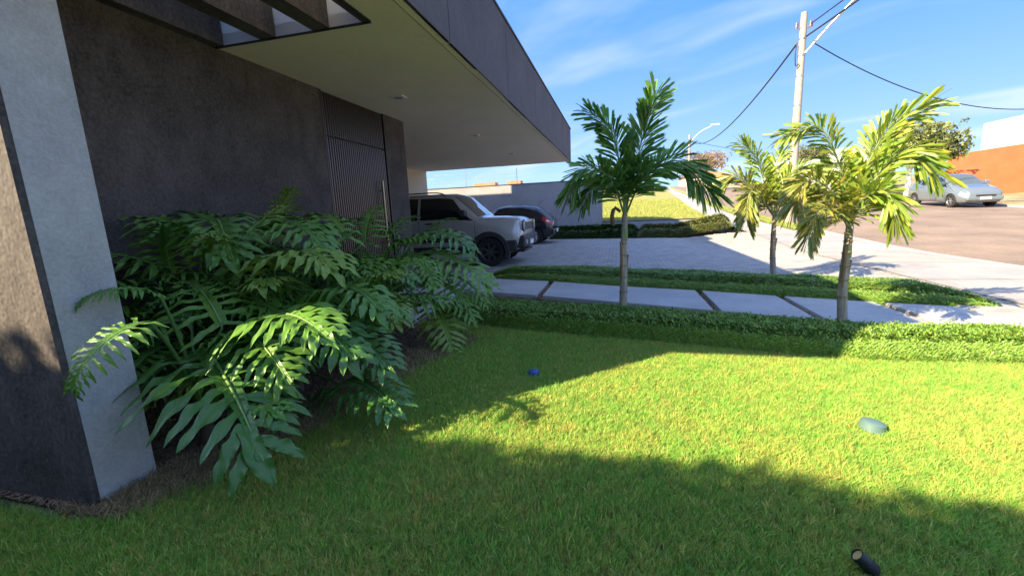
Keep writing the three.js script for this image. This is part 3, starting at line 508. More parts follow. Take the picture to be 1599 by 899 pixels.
// ---------------------------------------------------------------- young palms
const PALM = { trunk: surface([0.42, 0.37, 0.29], { seed: 41, metres: 0.5, size: 256, vary: 0.25, fine: 0.15, bump: 0.006, freq: [5, 20, 60] }), shaft: phy(0.2, 0.26, 0.09, 0.5), dead: std(0.3, 0.19, 0.1, 0.9), band: std(0.6, 0.24, 0.1, 0.8) };
function frond(parent, pts, len, seed, mats, n = 30, dens = 1) {    // pts: rachis control points (local), len: leaflet length
  const c = new THREE.CatmullRomCurve3(pts), r = rng(seed), lists = mats.map(() => []), X = V(), Tn = V(), side = V(), up = V();
  for (let k = 0; k < n; k++) for (const s of [-1, 1]) for (let m = 0; m < dens; m++) {
    const t = 0.16 + 0.84 * (k + 0.3 * m + 0.4 * r()) / n, P = c.getPointAt(Math.min(1, t)); c.getTangentAt(Math.min(1, t), Tn);
    side.crossVectors(Tn, V(0, 1, 0)); if (side.lengthSq() < 0.02) side.set(0.5, 0, 0.86); side.normalize(); up.crossVectors(side, Tn).normalize();
    const tilt = (r() - 0.5) * 2.3 + 0.1, fw = lerp(0.45, 1.05, t), l = len * (t < 0.3 ? lerp(0.7, 1, t / 0.3) : lerp(1, 0.78, (t - 0.3) / 0.7)) * (0.85 + 0.3 * r());
    const d = side.clone().multiplyScalar(s * Math.cos(tilt)).addScaledVector(up, Math.sin(tilt)).multiplyScalar(Math.cos(fw)).addScaledVector(Tn, Math.sin(fw)).normalize();
    const w = l * (0.078 + 0.04 * r()), nn = V().crossVectors(d, Tn).normalize(), ww = V().crossVectors(nn, d).normalize().applyAxisAngle(d, (r() - 0.5) * 1.2), droop = l * (0.1 + 0.25 * r());
    const Q = (a, b, f) => P.clone().addScaledVector(d, a * l).addScaledVector(ww, b * w).add(V(0, -droop * a * a + f * w, 0));
    const A = Q(0, 0, 0), B1 = Q(0.45, -0.4, 0.05), B0 = Q(0.45, 0, -0.1), B2 = Q(0.45, 0.4, 0.05), C1 = Q(0.85, -0.52, 0.02), C0 = Q(0.88, 0, -0.12), C2 = Q(0.85, 0.52, 0.02), D1 = Q(0.99, -0.3, 0), D2 = Q(0.97, 0.22, 0);
    const tri = [A, B0, B1, A, B2, B0, B1, B0, C1, B0, C0, C1, B0, B2, C0, B2, C2, C0, C1, C0, D1, C0, C2, D2], L = lists[Math.floor(r() * lists.length * 0.999)];
    for (const v of tri) L.push(v.x, v.y, v.z);
  }
  const geos = lists.map((l) => { const g = new THREE.BufferGeometry(); g.setAttribute('position', new THREE.Float32BufferAttribute(l, 3)); g.computeVertexNormals(); return g; });
  const f = new THREE.Group(); f.name = 'frond'; parent.add(f);
  geos.forEach((g, i) => { if (g.attributes.position.count) tagStuff(mesh('leaflets', g, mats[i], f)); });
  mesh('rachis', tube(pts, 0.013, 18, 5, 0.003), PALM.shaft, f);
}
const PG = [leafMat(0.12, 0.28, 0.04, 0.5, 0.4), leafMat(0.18, 0.33, 0.045, 0.5, 0.4), leafMat(0.085, 0.21, 0.04, 0.5, 0.35)];
const PY = [leafMat(0.27, 0.31, 0.045, 0.45, 0.35), leafMat(0.33, 0.29, 0.05, 0.45, 0.3), leafMat(0.2, 0.27, 0.04, 0.45, 0.35)];
const PYG = [leafMat(0.27, 0.37, 0.04, 0.5, 0.42), leafMat(0.36, 0.41, 0.045, 0.5, 0.42), leafMat(0.18, 0.3, 0.035, 0.5, 0.38)];
function palm(label, base, bp, pxm, trunk, fronds, mats, leafLen, r0) {      // fronds and trunk in photo pixels round the base pixel bp, pxm metres per pixel, third entry metres towards the viewer
  const t = thing('palm_tree', label, 'palm', base, 'young palms in the groundcover beds');
  const P = ([x, y, z = 0]) => { const q = atZ(x, y, base[2] + z); return q.sub(V(...base)); };
  const tp = trunk.map(P); tp.unshift(V(0, -0.2, 0));
  mesh('trunk', tube(tp, r0, 16, 10, r0 * 0.62), PALM.trunk, t);
  const top = tp[tp.length - 1];
  for (let k = 0; k < 5; k++) { const h = 0.2 + 0.17 * k, pc = new THREE.CatmullRomCurve3(tp).getPoint((h + 0.2) / (top.y + 0.2)); mesh('leaf_scar', new THREE.TorusGeometry(r0 * lerp(1, 0.68, h / top.y) + 0.001, 0.004, 5, 14).rotateX(Math.PI / 2), PALM.dead, t).position.copy(pc); }
  mesh('crownshaft', tube([top.clone().add(V(0, -0.3, 0)), top.clone(), top.clone().add(V(0.01, 0.22, 0))], r0 * 0.72, 8, 10, r0 * 0.4), PALM.shaft, t);
  for (let k = 0; k < 3; k++) { const a = k * 2.3, b = new THREE.CatmullRomCurve3(tp).getPoint(0.5 + 0.14 * k); mesh('dry_sheath', tube([b.clone().add(V(Math.cos(a) * r0 * 0.35, -0.28, Math.sin(a) * r0 * 0.35)), b.clone().add(V(Math.cos(a) * r0 * 0.6, 0, Math.sin(a) * r0 * 0.6)), b.clone().add(V(Math.cos(a) * r0 * 0.95, 0.13, Math.sin(a) * r0 * 0.95))], r0 * 0.55, 6, 6, 0.012), PALM.dead, t); }
  fronds.forEach((f, i) => frond(t, [top.clone().add(V(0, -0.02, 0)), ...f.p.map(P)], leafLen * (f.l || 1), 900 + i * 7 + base[0] * 100 | 0, f.m || mats, Math.round((f.n || 30) * 1.2), 3));
  return t;
}
const p1 = palm('dark green young palm rooted in the groundcover by the lawn, one upright frond', [0.07, 0.02, -5.2], [972, 492], 0.0079, [[974, 440], [974, 390], [976, 335]], [
  { p: [[990, 270, 0.05], [1008, 200, 0.0], [1024, 150, 0.05]], l: 1.15, n: 36 }, { p: [[968, 260, 0.1], [955, 205, 0.15], [925, 178, 0.2]], n: 32 }, { p: [[950, 275, 0.25], [915, 262, 0.4], [890, 300, 0.45]], l: 0.9 },
  { p: [[1005, 280, 0.1], [1055, 250, 0.1], [1108, 298, 0.2]], l: 1.05, n: 34 }, { p: [[958, 290, -0.25], [935, 280, -0.45], [910, 318, -0.55]], l: 0.85 }], PG, 0.34, 0.054);
mesh('dead_flower_stalk', tube([V(-0.03, 1.32, 0.02), V(-0.09, 1.36, 0.05), V(-0.12, 1.28, 0.07), V(-0.11, 1.16, 0.07)], 0.02, 8, 6, 0.026), std(0.15, 0.095, 0.055, 0.95), p1);
palm('yellowing young palm rooted in the bed by the paved driveway', [2.5, 0.06, -7.55], [1205, 432], 0.0108, [[1207, 400], [1208, 370], [1210, 338]], [
  { p: [[1195, 290, 0], [1180, 245, 0.05], [1160, 224, 0.1]], m: PYG }, { p: [[1180, 300, 0.2], [1150, 275, 0.3], [1125, 290, 0.35]] }, { p: [[1190, 310, 0.3], [1172, 300, 0.55], [1165, 345, 0.65]] }, { p: [[1225, 290, 0], [1250, 262, 0], [1285, 270, 0.1]], m: PYG },
  { p: [[1230, 305, 0.2], [1255, 295, 0.35], [1270, 345, 0.4]] }, { p: [[1212, 290, -0.4], [1215, 250, -0.6], [1225, 235, -0.8]], m: PYG }], PY, 0.32, 0.05);
palm('bright yellow-green young palm rooted in the bed, broad fronds over the sidewalk', [2.22, 0.02, -4.72], [1312, 503], 0.0072, [[1316, 455], [1322, 400], [1328, 352]], [
  { p: [[1315, 270, 0], [1280, 200, 0.05], [1228, 210, 0.15]], m: PYG, n: 34 }, { p: [[1300, 300, 0.2], [1262, 280, 0.3], [1240, 320, 0.35]], m: PY }, { p: [[1305, 330, 0.3], [1280, 330, 0.45], [1262, 370, 0.5]], m: PY, l: 0.85 }, { p: [[1350, 270, 0], [1390, 200, 0], [1445, 165, 0.05]], m: PYG, l: 1.2, n: 36 },
  { p: [[1360, 290, 0.1], [1415, 235, 0.15], [1462, 270, 0.2]], m: PYG, n: 34, l: 1.1 }, { p: [[1350, 310, 0.25], [1385, 300, 0.4], [1400, 345, 0.45]], m: PYG }], PY, 0.255, 0.05);

// ---------------------------------------------------------------- cars (local +x is the front, base at the ground)
function smooth(tab) { return (x) => { if (x <= tab[0][0]) return tab[0][1]; for (let i = 1; i < tab.length; i++) if (x <= tab[i][0]) { const t = (x - tab[i - 1][0]) / (tab[i][0] - tab[i - 1][0]); return lerp(tab[i - 1][1], tab[i][1], t); } return tab[tab.length - 1][1]; }; }
function carShell(P) {
  const top = smooth(P.top), bot = smooth(P.bottom), belt = smooth(P.belt), wid = smooth(P.width), rw = smooth(P.roofW);
  const ring = (x) => {
    const yb = bot(x), yB = Math.min(belt(x), top(x) - 0.02), yt = top(x), w = wid(x), g = clamp((yt - yB) / 0.35), wt = lerp(w * 0.86, rw(x), g), sh = lerp(0.9, 0.955, g);
    return [[yb, 0], [yb, w * 0.86], [yb + 0.05, w * 0.95], [yb + 0.16, w * 0.985], [lerp(yb, yB, 0.6), w], [yB - 0.07, w * 0.99], [yB, w * sh], [lerp(yB, yt, 0.5), lerp(w * sh, wt, 0.45)], [yt - 0.05 * g - 0.012, wt], [yt - 0.012, wt * 0.9], [yt + 0.012, wt * 0.5], [yt + 0.02, 0]];
  };
  const pt = (x, s, off = 0) => {           // s: 0 bottom .. 11 top centre, negative for the other side
    const sg = Math.sign(s) || 1, a = Math.min(10.999, Math.abs(s)), i = Math.floor(a), f = a - i, R = ring(x), y = lerp(R[i][0], R[i + 1][0], f), z = lerp(R[i][1], R[i + 1][1], f);
    if (!off) return [x, y, z * sg];
    const e = 0.02, A = ring(x + e), B = ring(x - e), j = i, px = [2 * e, lerp(A[j][0], A[j + 1][0], f) - lerp(B[j][0], B[j + 1][0], f), lerp(A[j][1], A[j + 1][1], f) - lerp(B[j][1], B[j + 1][1], f)], ps = [0, R[j + 1][0] - R[j][0], R[j + 1][1] - R[j][1]];
    const n = V(...px).cross(V(...ps)); n.normalize(); if (n.z < 0 && i < 9) n.negate(); if (i >= 9 && n.y < 0) n.negate();
    return [x + n.x * off, y + n.y * off, (z + n.z * off) * sg];
  };
  const X = []; for (let i = 0; i <= 70; i++) X.push(lerp(P.x0, P.x1, i / 70));
  const pos = [], idx = [], S = [...Array(22).keys()].map((k) => (k <= 11 ? k : k - 22)), N = 22;
  for (const x of X) for (const s of S) pos.push(...pt(x, s === 0 ? 0.0001 : s));
  for (let i = 0; i < X.length - 1; i++) for (let j = 0; j < N; j++) { const a = i * N + j, b = i * N + (j + 1) % N, c = a + N, d = b + N; idx.push(a, b, c, b, d, c); }
  for (const [i, fl] of [[0, 0], [X.length - 1, 1]]) { let cy = 0; for (let j = 0; j < N; j++) cy += pos[(i * N + j) * 3 + 1] / N; const c = pos.length / 3; pos.push(X[i], cy, 0); for (let j = 0; j < N; j++) { const a = i * N + j, b = i * N + (j + 1) % N; fl ? idx.push(a, b, c) : idx.push(b, a, c); } }
  let g = new THREE.BufferGeometry(); g.setAttribute('position', new THREE.Float32BufferAttribute(pos, 3)); g.setIndex(idx); g.computeVertexNormals();
  { const e1 = V(), e2 = V(); e1.set(pos[3] - pos[0], pos[4] - pos[1], pos[5] - pos[2]); }
  const ev = new Evaluator(); ev.attributes = ['position', 'normal']; ev.useGroups = false;
  // orient outward
  const vol = (() => { let v = 0; for (let i = 0; i < idx.length; i += 3) { const [a, b, c] = [idx[i], idx[i + 1], idx[i + 2]].map((k) => V(pos[3 * k], pos[3 * k + 1], pos[3 * k + 2])); v += a.dot(b.cross(c)); } return v; })();
  if (vol < 0) { for (let i = 0; i < idx.length; i += 3) { const t = idx[i]; idx[i] = idx[i + 1]; idx[i + 1] = t; } g.setIndex(idx); g.computeVertexNormals(); }
  let body = new Brush(g); body.updateMatrixWorld();
  for (const wx of P.wheels) for (const s of [-1, 1]) { const c = new Brush(new THREE.CylinderGeometry(P.arch, P.arch, 0.5, 28).rotateX(Math.PI / 2)); c.position.set(wx, P.wr, s * (P.half - 0.02)); c.updateMatrixWorld(); body = ev.evaluate(body, c, SUBTRACTION); body.updateMatrixWorld(); }
  const patch = (xa, xb, s0, s1, off = 0.006, nu = 14, nv = 6) => gridGeo(nu, nv, (u, v) => { const s = lerp(s0, s1, v), x = lerp(xa(v), xb(v), u); return pt(x, s, off); });
  return { geo: body.geometry, pt, patch, top };
}
function wheelGeo(r, w, spokes) {
  const prof = [[r * 0.62, -w / 2], [r * 0.9, -w / 2], [r * 0.985, -w * 0.4], [r, -w * 0.25], [r, w * 0.25], [r * 0.985, w * 0.4], [r * 0.9, w / 2], [r * 0.62, w / 2], [r * 0.6, w * 0.2], [r * 0.6, -w * 0.2], [r * 0.62, -w / 2]].map(([a, b]) => new THREE.Vector2(a, b));
  const tyre = new THREE.LatheGeometry(prof, 36).rotateX(Math.PI / 2), parts = [new THREE.CylinderGeometry(r * 0.13, r * 0.15, w * 0.35, 14).rotateX(Math.PI / 2).translate(0, 0, w * 0.2).toNonIndexed(), new THREE.TorusGeometry(r * 0.61, r * 0.035, 6, 30).translate(0, 0, w * 0.4).toNonIndexed()];
  for (let k = 0; k < spokes; k++) parts.push(new THREE.BoxGeometry(r * 0.5, r * 0.13, w * 0.12).translate(r * 0.36, 0, w * 0.33).rotateZ(k * 2 * Math.PI / spokes).toNonIndexed());
  return [tyre, mergeGeometries(parts), new THREE.CylinderGeometry(r * 0.6, r * 0.6, w * 0.3, 28).rotateX(Math.PI / 2)];
}
const RUB = std(0.018, 0.018, 0.018, 0.85), GLASS = phy(0.012, 0.014, 0.016, 0.04, { clearcoat: 1 }), PLAS = std(0.03, 0.03, 0.032, 0.6), LAMP = phy(0.75, 0.77, 0.8, 0.08, { clearcoat: 1, metalness: 0.3 }), RED = phy(0.5, 0.02, 0.015, 0.12, { clearcoat: 1 }), SEAM = std(0.012, 0.012, 0.012, 0.8);
const SCREEN = phy(0.06, 0.08, 0.07, 0.04, { clearcoat: 1 });
function car(name, label, P, paint, rimMat, pos, turn) {
  const t = thing(name, label, 'car', pos); t.rotation.order = 'YXZ'; t.rotation.y = turn;
  const C = carShell(P), body = mesh('body', C.geo, paint, t), k = (c) => () => c;
  for (const s of [-1, 1]) {
    for (const [xa, xb, xc, xd, s0, s1] of P.windows) mesh('side_window', C.patch((v) => lerp(xa, xc, v), (v) => lerp(xb, xd, v), s * s0, s * s1, 0.006, 10, 6), GLASS, t);
    for (const [x, s0, s1, lean] of P.seams) mesh('door_seam', C.patch((v) => x - 0.006 + lean * v, (v) => x + 0.006 + lean * v, s * s0, s * s1, 0.002, 1, 10), SEAM, body);
    for (const [x, sv] of P.handles) { const p = C.pt(x, s * sv, 0.02); mesh('door_handle', rb(p[0] - 0.09, p[0] + 0.09, p[1] - 0.018, p[1] + 0.018, p[2] - 0.02, p[2] + 0.02, 0.015), P.handleMat || PLAS, t); }
    if (P.mirror) { const p = C.pt(P.mirror[0], s * 6.6, 0.1); const m = mesh('side_mirror', rb(p[0] - 0.07, p[0] + 0.07, p[1] - 0.03, p[1] + 0.12, p[2] - 0.1 + 0.02 * s, p[2] + 0.1 + 0.02 * s, 0.035, 3), P.mirrorMat || PLAS, t); }
    if (P.rails) mesh('roof_rail', tube([[P.rails[0], 0.0], [P.rails[0] + 0.1, 0.05], [lerp(P.rails[0], P.rails[1], 0.5), 0.06], [P.rails[1] - 0.1, 0.05], [P.rails[1], 0]].map(([x, h]) => { const p = C.pt(x, s * 8.6); return V(p[0], p[1] + h, p[2]); }), 0.017, 18, 6), PLAS, t);
    if (P.sill) mesh('sill_cladding', C.patch(k(P.wheels[1] + P.arch), k(P.wheels[0] - P.arch), s * 1.4, s * P.sill, 0.012, 16, 5), PLAS, t);
    if (P.rub) mesh('door_moulding', C.patch(k(P.rub[0]), k(P.rub[1]), s * P.rub[2], s * P.rub[3], 0.018, 12, 3), PLAS, t);
    for (const wx of P.wheels) if (P.flare) {
      const sh = new THREE.Shape(); const a0 = -0.32, a1 = Math.PI + 0.32, n = 26, ro = P.arch + P.flare, ri = P.arch - 0.012;
      for (let i = 0; i <= n; i++) { const a = lerp(a0, a1, i / n); i ? sh.lineTo(Math.cos(a) * ro, Math.sin(a) * ro) : sh.moveTo(Math.cos(a) * ro, Math.sin(a) * ro); }
      for (let i = n; i >= 0; i--) { const a = lerp(a0, a1, i / n); sh.lineTo(Math.cos(a) * ri, Math.sin(a) * ri); }
      const g = new THREE.ExtrudeGeometry(sh, { depth: 0.12, bevelEnabled: true, bevelSize: 0.012, bevelThickness: 0.012, bevelSegments: 2 }); mesh('fender_flare', g.translate(wx, P.wr, s > 0 ? P.half - 0.105 : -P.half - 0.015), PLAS, t);
    }
    for (const wx of P.wheels) {
      const [ty, rim, disc] = wheelGeo(P.wr, 0.21, P.spokes), w = new THREE.Group(); w.name = 'wheel'; w.position.set(wx, P.wr, s * (P.half - 0.12)); if (s < 0) w.rotation.y = Math.PI; t.add(w);
      mesh('tyre', ty, RUB, w); mesh('rim', rim, rimMat, w); mesh('brake_disc', disc, SEAM, w);
    }
  }
  if (P.windshield) mesh('windshield', C.patch(k(P.windshield[0]), k(P.windshield[1]), -8.75, -10.999, 0.006, 14, 8), SCREEN, t), mesh('windshield', C.patch(k(P.windshield[0]), k(P.windshield[1]), 8.75, 10.999, 0.006, 14, 8), SCREEN, t);
  if (P.rearGlass) mesh('rear_window', C.patch(k(P.rearGlass[0]), k(P.rearGlass[1]), -8.4, -10.999, 0.006, 8, 8), GLASS, t), mesh('rear_window', C.patch(k(P.rearGlass[0]), k(P.rearGlass[1]), 8.4, 10.999, 0.006, 8, 8), GLASS, t);
  return [t, C];
}
// boxy compact off-roader
const SUVP = { x0: -2.1, x1: 2.1, half: 0.9, wr: 0.345, arch: 0.40, wheels: [1.32, -1.25], flare: 0.075, spokes: 7,
  top: [[-2.1, 1.1], [-2.07, 1.25], [-2.0, 1.42], [-1.85, 1.66], [-1.6, 1.72], [-0.8, 1.76], [0.0, 1.755], [0.36, 1.73], [0.48, 1.67], [0.76, 1.42], [1.02, 1.19], [1.12, 1.165], [1.6, 1.15], [1.92, 1.12], [2.03, 1.06], [2.09, 0.97], [2.1, 0.9]],
  bottom: [[-2.1, 0.5], [-2.0, 0.36], [-1.7, 0.3], [1.65, 0.3], [1.95, 0.36], [2.05, 0.45], [2.1, 0.52]],
  belt: [[-2.1, 1.1], [-1, 1.1], [0.9, 1.08], [1.2, 1.06], [2.1, 0.84]],
  width: [[-2.1, 0.76], [-2.05, 0.83], [-1.9, 0.88], [-1.5, 0.9], [1.6, 0.9], [1.9, 0.875], [2.03, 0.83], [2.08, 0.79], [2.1, 0.75]],
  roofW: [[-2.1, 0.62], [-1.6, 0.69], [0.3, 0.685], [1.0, 0.72], [2.1, 0.7]],
  windows: [[-0.42, 0.95, -0.42, 0.42, 6.15, 7.85], [-1.28, -0.49, -1.28, -0.49, 6.15, 7.85], [-1.9, -1.36, -1.78, -1.36, 6.2, 7.8]], seams: [[1.0, 2, 6.1, -0.03], [-0.455, 2, 6.1, 0], [-1.3, 4, 6.1, -0.05]], handles: [[-0.18, 5.3], [-1.08, 5.3]],
  mirror: [0.72], rails: [-1.7, 0.2], sill: 3.1, rub: [-0.4, 0.9, 3.45, 3.8], windshield: [0.44, 1.02] };
const silver = phy(0.46, 0.455, 0.455, 0.34, { metalness: 0.3, clearcoat: 1, clearcoatRoughness: 0.06 });
const [suv, suvC] = car('parked_suv', 'silver boxy off-roader with black wheels parked under the roof', SUVP, silver, std(0.11, 0.11, 0.115, 0.35, { metalness: 0.6 }), [-4.22, 0.12, -10.42], 0);
{
  for (const z of [-0.63, 0.63]) { const h = mesh('headlight', new THREE.CylinderGeometry(0.12, 0.13, 0.08, 24).rotateZ(-Math.PI / 2), LAMP, suv); h.position.set(2.075, 0.93, z * 0.98); mesh('bezel', new THREE.TorusGeometry(0.128, 0.016, 6, 24).rotateY(Math.PI / 2), PLAS, h).position.set(0.03, 0, 0); }
  const gr = mesh('grille', rb(2.07, 2.105, 0.81, 1.03, -0.5, 0.5, 0.015), silver, suv); for (let k = 0; k < 7; k++) mesh('slot', rb(2.09, 2.115, 0.825, 1.015, -0.03, 0.03, 0.01), M.black, gr).position.z = -0.42 + k * 0.14;
  mesh('front_bumper', rb(1.86, 2.16, 0.42, 0.72, -0.82, 0.82, 0.06, 3), PLAS, suv);
  mesh('front_bumper_corner', rb(1.7, 1.98, 0.36, 0.62, 0.76, 0.905, 0.05, 3), PLAS, suv); mesh('front_bumper_corner', rb(1.7, 1.98, 0.36, 0.62, -0.905, -0.76, 0.05, 3), PLAS, suv);
  for (const z of [-0.62, 0.62]) mesh('fog_light', new THREE.CylinderGeometry(0.055, 0.055, 0.04, 18).rotateZ(-Math.PI / 2), LAMP, suv).position.set(2.155, 0.56, z);
  const pl = mesh('number_plate', rb(2.16, 2.172, 0.47, 0.6, -0.2, 0.2, 0.004, 1), std(0.7, 0.7, 0.72, 0.5), suv); mesh('plate_band', rb(2.1715, 2.1735, 0.57, 0.598, -0.198, 0.198, 0.0008, 1), std(0.02, 0.06, 0.35, 0.5), pl);
  mesh('skid_plate', rb(1.75, 2.08, 0.3, 0.36, -0.5, 0.5, 0.02), PLAS, suv);
}
// dark hatchback, nose to the house
const HATP = { x0: -1.95, x1: 1.95, half: 0.83, wr: 0.3, arch: 0.335, wheels: [1.2, -1.25], spokes: 9,
  top: [[-1.95, 0.86], [-1.9, 0.95], [-1.72, 1.1], [-1.4, 1.34], [-1.3, 1.39], [-0.8, 1.45], [-0.1, 1.46], [0.2, 1.42], [0.55, 1.23], [1.0, 0.98], [1.15, 0.94], [1.6, 0.86], [1.85, 0.74], [1.95, 0.6]],
  bottom: [[-1.95, 0.4], [-1.85, 0.28], [-1.6, 0.22], [1.6, 0.2], [1.85, 0.24], [1.95, 0.32]],
  belt: [[-1.95, 0.8], [-1.6, 0.97], [0, 0.92], [1.0, 0.88], [1.95, 0.5]],
  width: [[-1.95, 0.66], [-1.88, 0.75], [-1.7, 0.8], [-1.2, 0.83], [1.2, 0.83], [1.6, 0.79], [1.85, 0.7], [1.95, 0.58]],
  roofW: [[-1.95, 0.55], [-1.3, 0.56], [0.2, 0.57], [1, 0.62], [1.95, 0.6]],
  windows: [[-0.02, 0.86, -0.02, 0.4, 6.2, 7.75], [-0.98, -0.08, -0.85, -0.08, 6.2, 7.75], [-1.42, -1.06, -1.18, -0.93, 6.4, 7.6]], seams: [[0.86, 2, 6.1, 0], [-0.05, 2, 6.1, 0], [-0.95, 3.4, 6.1, -0.1]], handles: [[0.12, 5.25], [-0.78, 5.3]], mirror: [0.62], windshield: [0.24, 0.98], rearGlass: [-1.74, -1.4] };
const [hat, hatC] = car('parked_hatchback', 'black hatchback parked nose-in beside the tall grey wall', HATP, phy(0.012, 0.013, 0.018, 0.22, { clearcoat: 1, clearcoatRoughness: 0.03 }), std(0.3, 0.3, 0.31, 0.35, { metalness: 0.7 }), [-4.25, 0.12, -16.6], Math.PI);
for (const s of [-1, 1]) { mesh('tail_light', hatC.patch(() => -1.9, () => -1.55, s * 4.7, s * 6.3, 0.014, 8, 6), RED, hat); mesh('tail_light_lens', hatC.patch(() => -1.8, () => -1.7, s * 5.0, s * 5.6, 0.018, 3, 3), LAMP, hat); }
mesh('rear_bumper', rb(-2.0, -1.8, 0.32, 0.56, -0.74, 0.74, 0.07, 3), phy(0.012, 0.013, 0.018, 0.3, { clearcoat: 1 }), hat); mesh('number_plate', rb(-2.012, -2.0, 0.42, 0.54, -0.2, 0.2, 0.004, 1), std(0.7, 0.7, 0.72, 0.5), hat);
mesh('aerial', tube([V(-1.2, 1.4, 0), V(-1.3, 1.5, 0), V(-1.45, 1.66, 0)], 0.006, 4, 5), M.black, hat);
// pale blue hatchback on the street
const BLUP = { ...HATP, spokes: 6, half: 0.81, handleMat: null, mirrorMat: null, windows: [[-0.02, 0.86, -0.02, 0.4, 6.2, 7.75], [-0.98, -0.08, -0.85, -0.08, 6.2, 7.75], [-1.42, -1.06, -1.18, -0.93, 6.4, 7.6]],
  width: HATP.width.map(([x, w]) => [x, w * 0.976]) };
const bluePaint = phy(0.17, 0.205, 0.225, 0.34, { metalness: 0.35, clearcoat: 1, clearcoatRoughness: 0.06 }); BLUP.mirrorMat = bluePaint; BLUP.handleMat = bluePaint;
const [blu, bluC] = car('street_hatchback', 'pale blue-grey hatchback standing on the far side of the street', BLUP, bluePaint, M.steel, [15.5, streetH(-24.97) - 0.025, -24.97], -Math.PI / 2);
blu.rotation.z = -0.05;
for (const s of [-1, 1]) { mesh('headlight', bluC.patch(() => 1.6, () => 1.9, s * 5.0, s * 6.6, 0.012, 6, 5), LAMP, blu); mesh('tail_light', bluC.patch(() => -1.92, () => -1.72, s * 4.8, s * 6.2, 0.012, 6, 5), RED, blu); }
mesh('front_bumper', rb(1.72, 1.98, 0.3, 0.52, -0.66, 0.66, 0.08, 3), bluePaint, blu); mesh('grille', rb(1.93, 1.99, 0.5, 0.57, -0.35, 0.35, 0.02), PLAS, blu); mesh('number_plate', rb(1.98, 1.992, 0.36, 0.48, -0.2, 0.2, 0.004, 1), std(0.7, 0.7, 0.72, 0.5), blu);

// ---------------------------------------------------------------- utility poles and wires
function catenary(a, b, sag, n = 14) { const p = []; for (let i = 0; i <= n; i++) { const t = i / n; p.push(a.clone().lerp(b, t).add(V(0, -sag * 4 * t * (1 - t), 0))); } return p; }
const PX = 6.45, PZ = -18.5, PY0 = streetH(PZ);
const pole = thing('utility_pole', 'tall round concrete utility pole on the verge with street lamp arm', 'utility pole', [PX, PY0, PZ], 'utility poles along the verge');
mesh('shaft', boxUV(new THREE.CylinderGeometry(0.1, 0.165, 7.6, 20).translate(0, 3.6, 0)), M.poleConc, pole);
for (const h of [4.3, 5.3, 6.0, 6.55]) mesh('steel_band', new THREE.CylinderGeometry(0.15 - h * 0.004, 0.15 - h * 0.004, 0.06, 18).translate(0, h, 0), M.steel, pole);
for (const [x, h] of [[-0.22, 7.0], [0.22, 7.0]]) { const g = mesh('insulator', new THREE.CylinderGeometry(0.05, 0.065, 0.16, 12), std(0.16, 0.07, 0.04, 0.3), pole); g.position.set(x, h, 0.02); }
mesh('crossbar', rb(-0.26, 0.26, 6.88, 6.94, -0.03, 0.05, 0.01), M.steel, pole);
mesh('cable_loop', tube([V(-0.2, 6.4, 0.1), V(-0.24, 6.0, 0.12), V(-0.18, 5.6, 0.12), V(-0.1, 5.7, 0.14)], 0.02, 12, 5), M.wire, pole);
mesh('lamp_arm', tube([V(0.1, 6.05, 0.05), V(0.9, 7.0, 0.3), V(1.9, 8.0, 0.7), V(2.6, 8.4, 0.9)], 0.04, 14, 8), M.steel, pole);
{ const h = mesh('lamp_head', rb(-0.35, 0.35, -0.06, 0.06, -0.14, 0.14, 0.05, 3), M.steel, pole); h.position.set(2.9, 8.45, 1.0); h.rotation.y = -0.3; }
const P2 = V(9.0, streetH(-60), -60);
const pole2 = thing('utility_pole', 'distant slim concrete utility pole up the street with a lamp', 'utility pole', P2.toArray(), 'utility poles along the verge');
mesh('shaft', new THREE.CylinderGeometry(0.11, 0.19, 7.6, 14).translate(0, 3.6, 0), M.poleConc, pole2); mesh('crossbar', rb(-0.3, 0.3, 6.85, 6.95, -0.04, 0.04, 0.01), M.steel, pole2);
mesh('lamp_arm', tube([V(0.1, 6.5, 0), V(1.2, 7.6, 0.2), V(2.6, 8.2, 0.5)], 0.04, 10, 6), M.white, pole2); { const h = mesh('lamp_head', rb(-0.5, 0.5, -0.09, 0.09, -0.2, 0.2, 0.06, 3), M.white, pole2); h.position.set(2.8, 8.25, 0.55); }
const top1 = V(PX, PY0, PZ), W = (label, a, b, sag, r) => { const o = mesh('overhead_wire', tube(catenary(a, b, sag), r, 40, 5), M.wire, scene); o.name = numbered('overhead_wire'); o.userData = { label, category: 'wire' }; };
W('thick twisted power cable sagging from the near pole up the street', top1.clone().add(V(-0.2, 6.35, 0.02)), P2.clone().add(V(-0.2, 6.9, 0)), 1.7, 0.035);
W('sagging service wire running across the street from the near pole', top1.clone().add(V(0.35, 6.35, 0.05)), V(20.5, 5.2, -27), 0.9, 0.02);
W('upper power cable rising out over the sidewalk from the near pole', top1.clone().add(V(0.22, 7.0, 0.05)), V(9.4, 8.3, 14), 0.5, 0.022);
W('lower power cable strung from the near pole past the palms', top1.clone().add(V(0.1, 6.6, 0.05)), V(8.6, 7.9, 14), 0.6, 0.03);
W('thin cable running on from the distant pole over the hill', P2.clone().add(V(0.2, 6.8, 0)), V(14.5, streetH(-110) + 6.5, -110), 1.4, 0.03);
W('thin wire crossing from the distant pole towards the white roofs', P2.clone().add(V(0.25, 6.6, 0)), V(32, streetH(-70) + 4.6, -72), 0.9, 0.025);

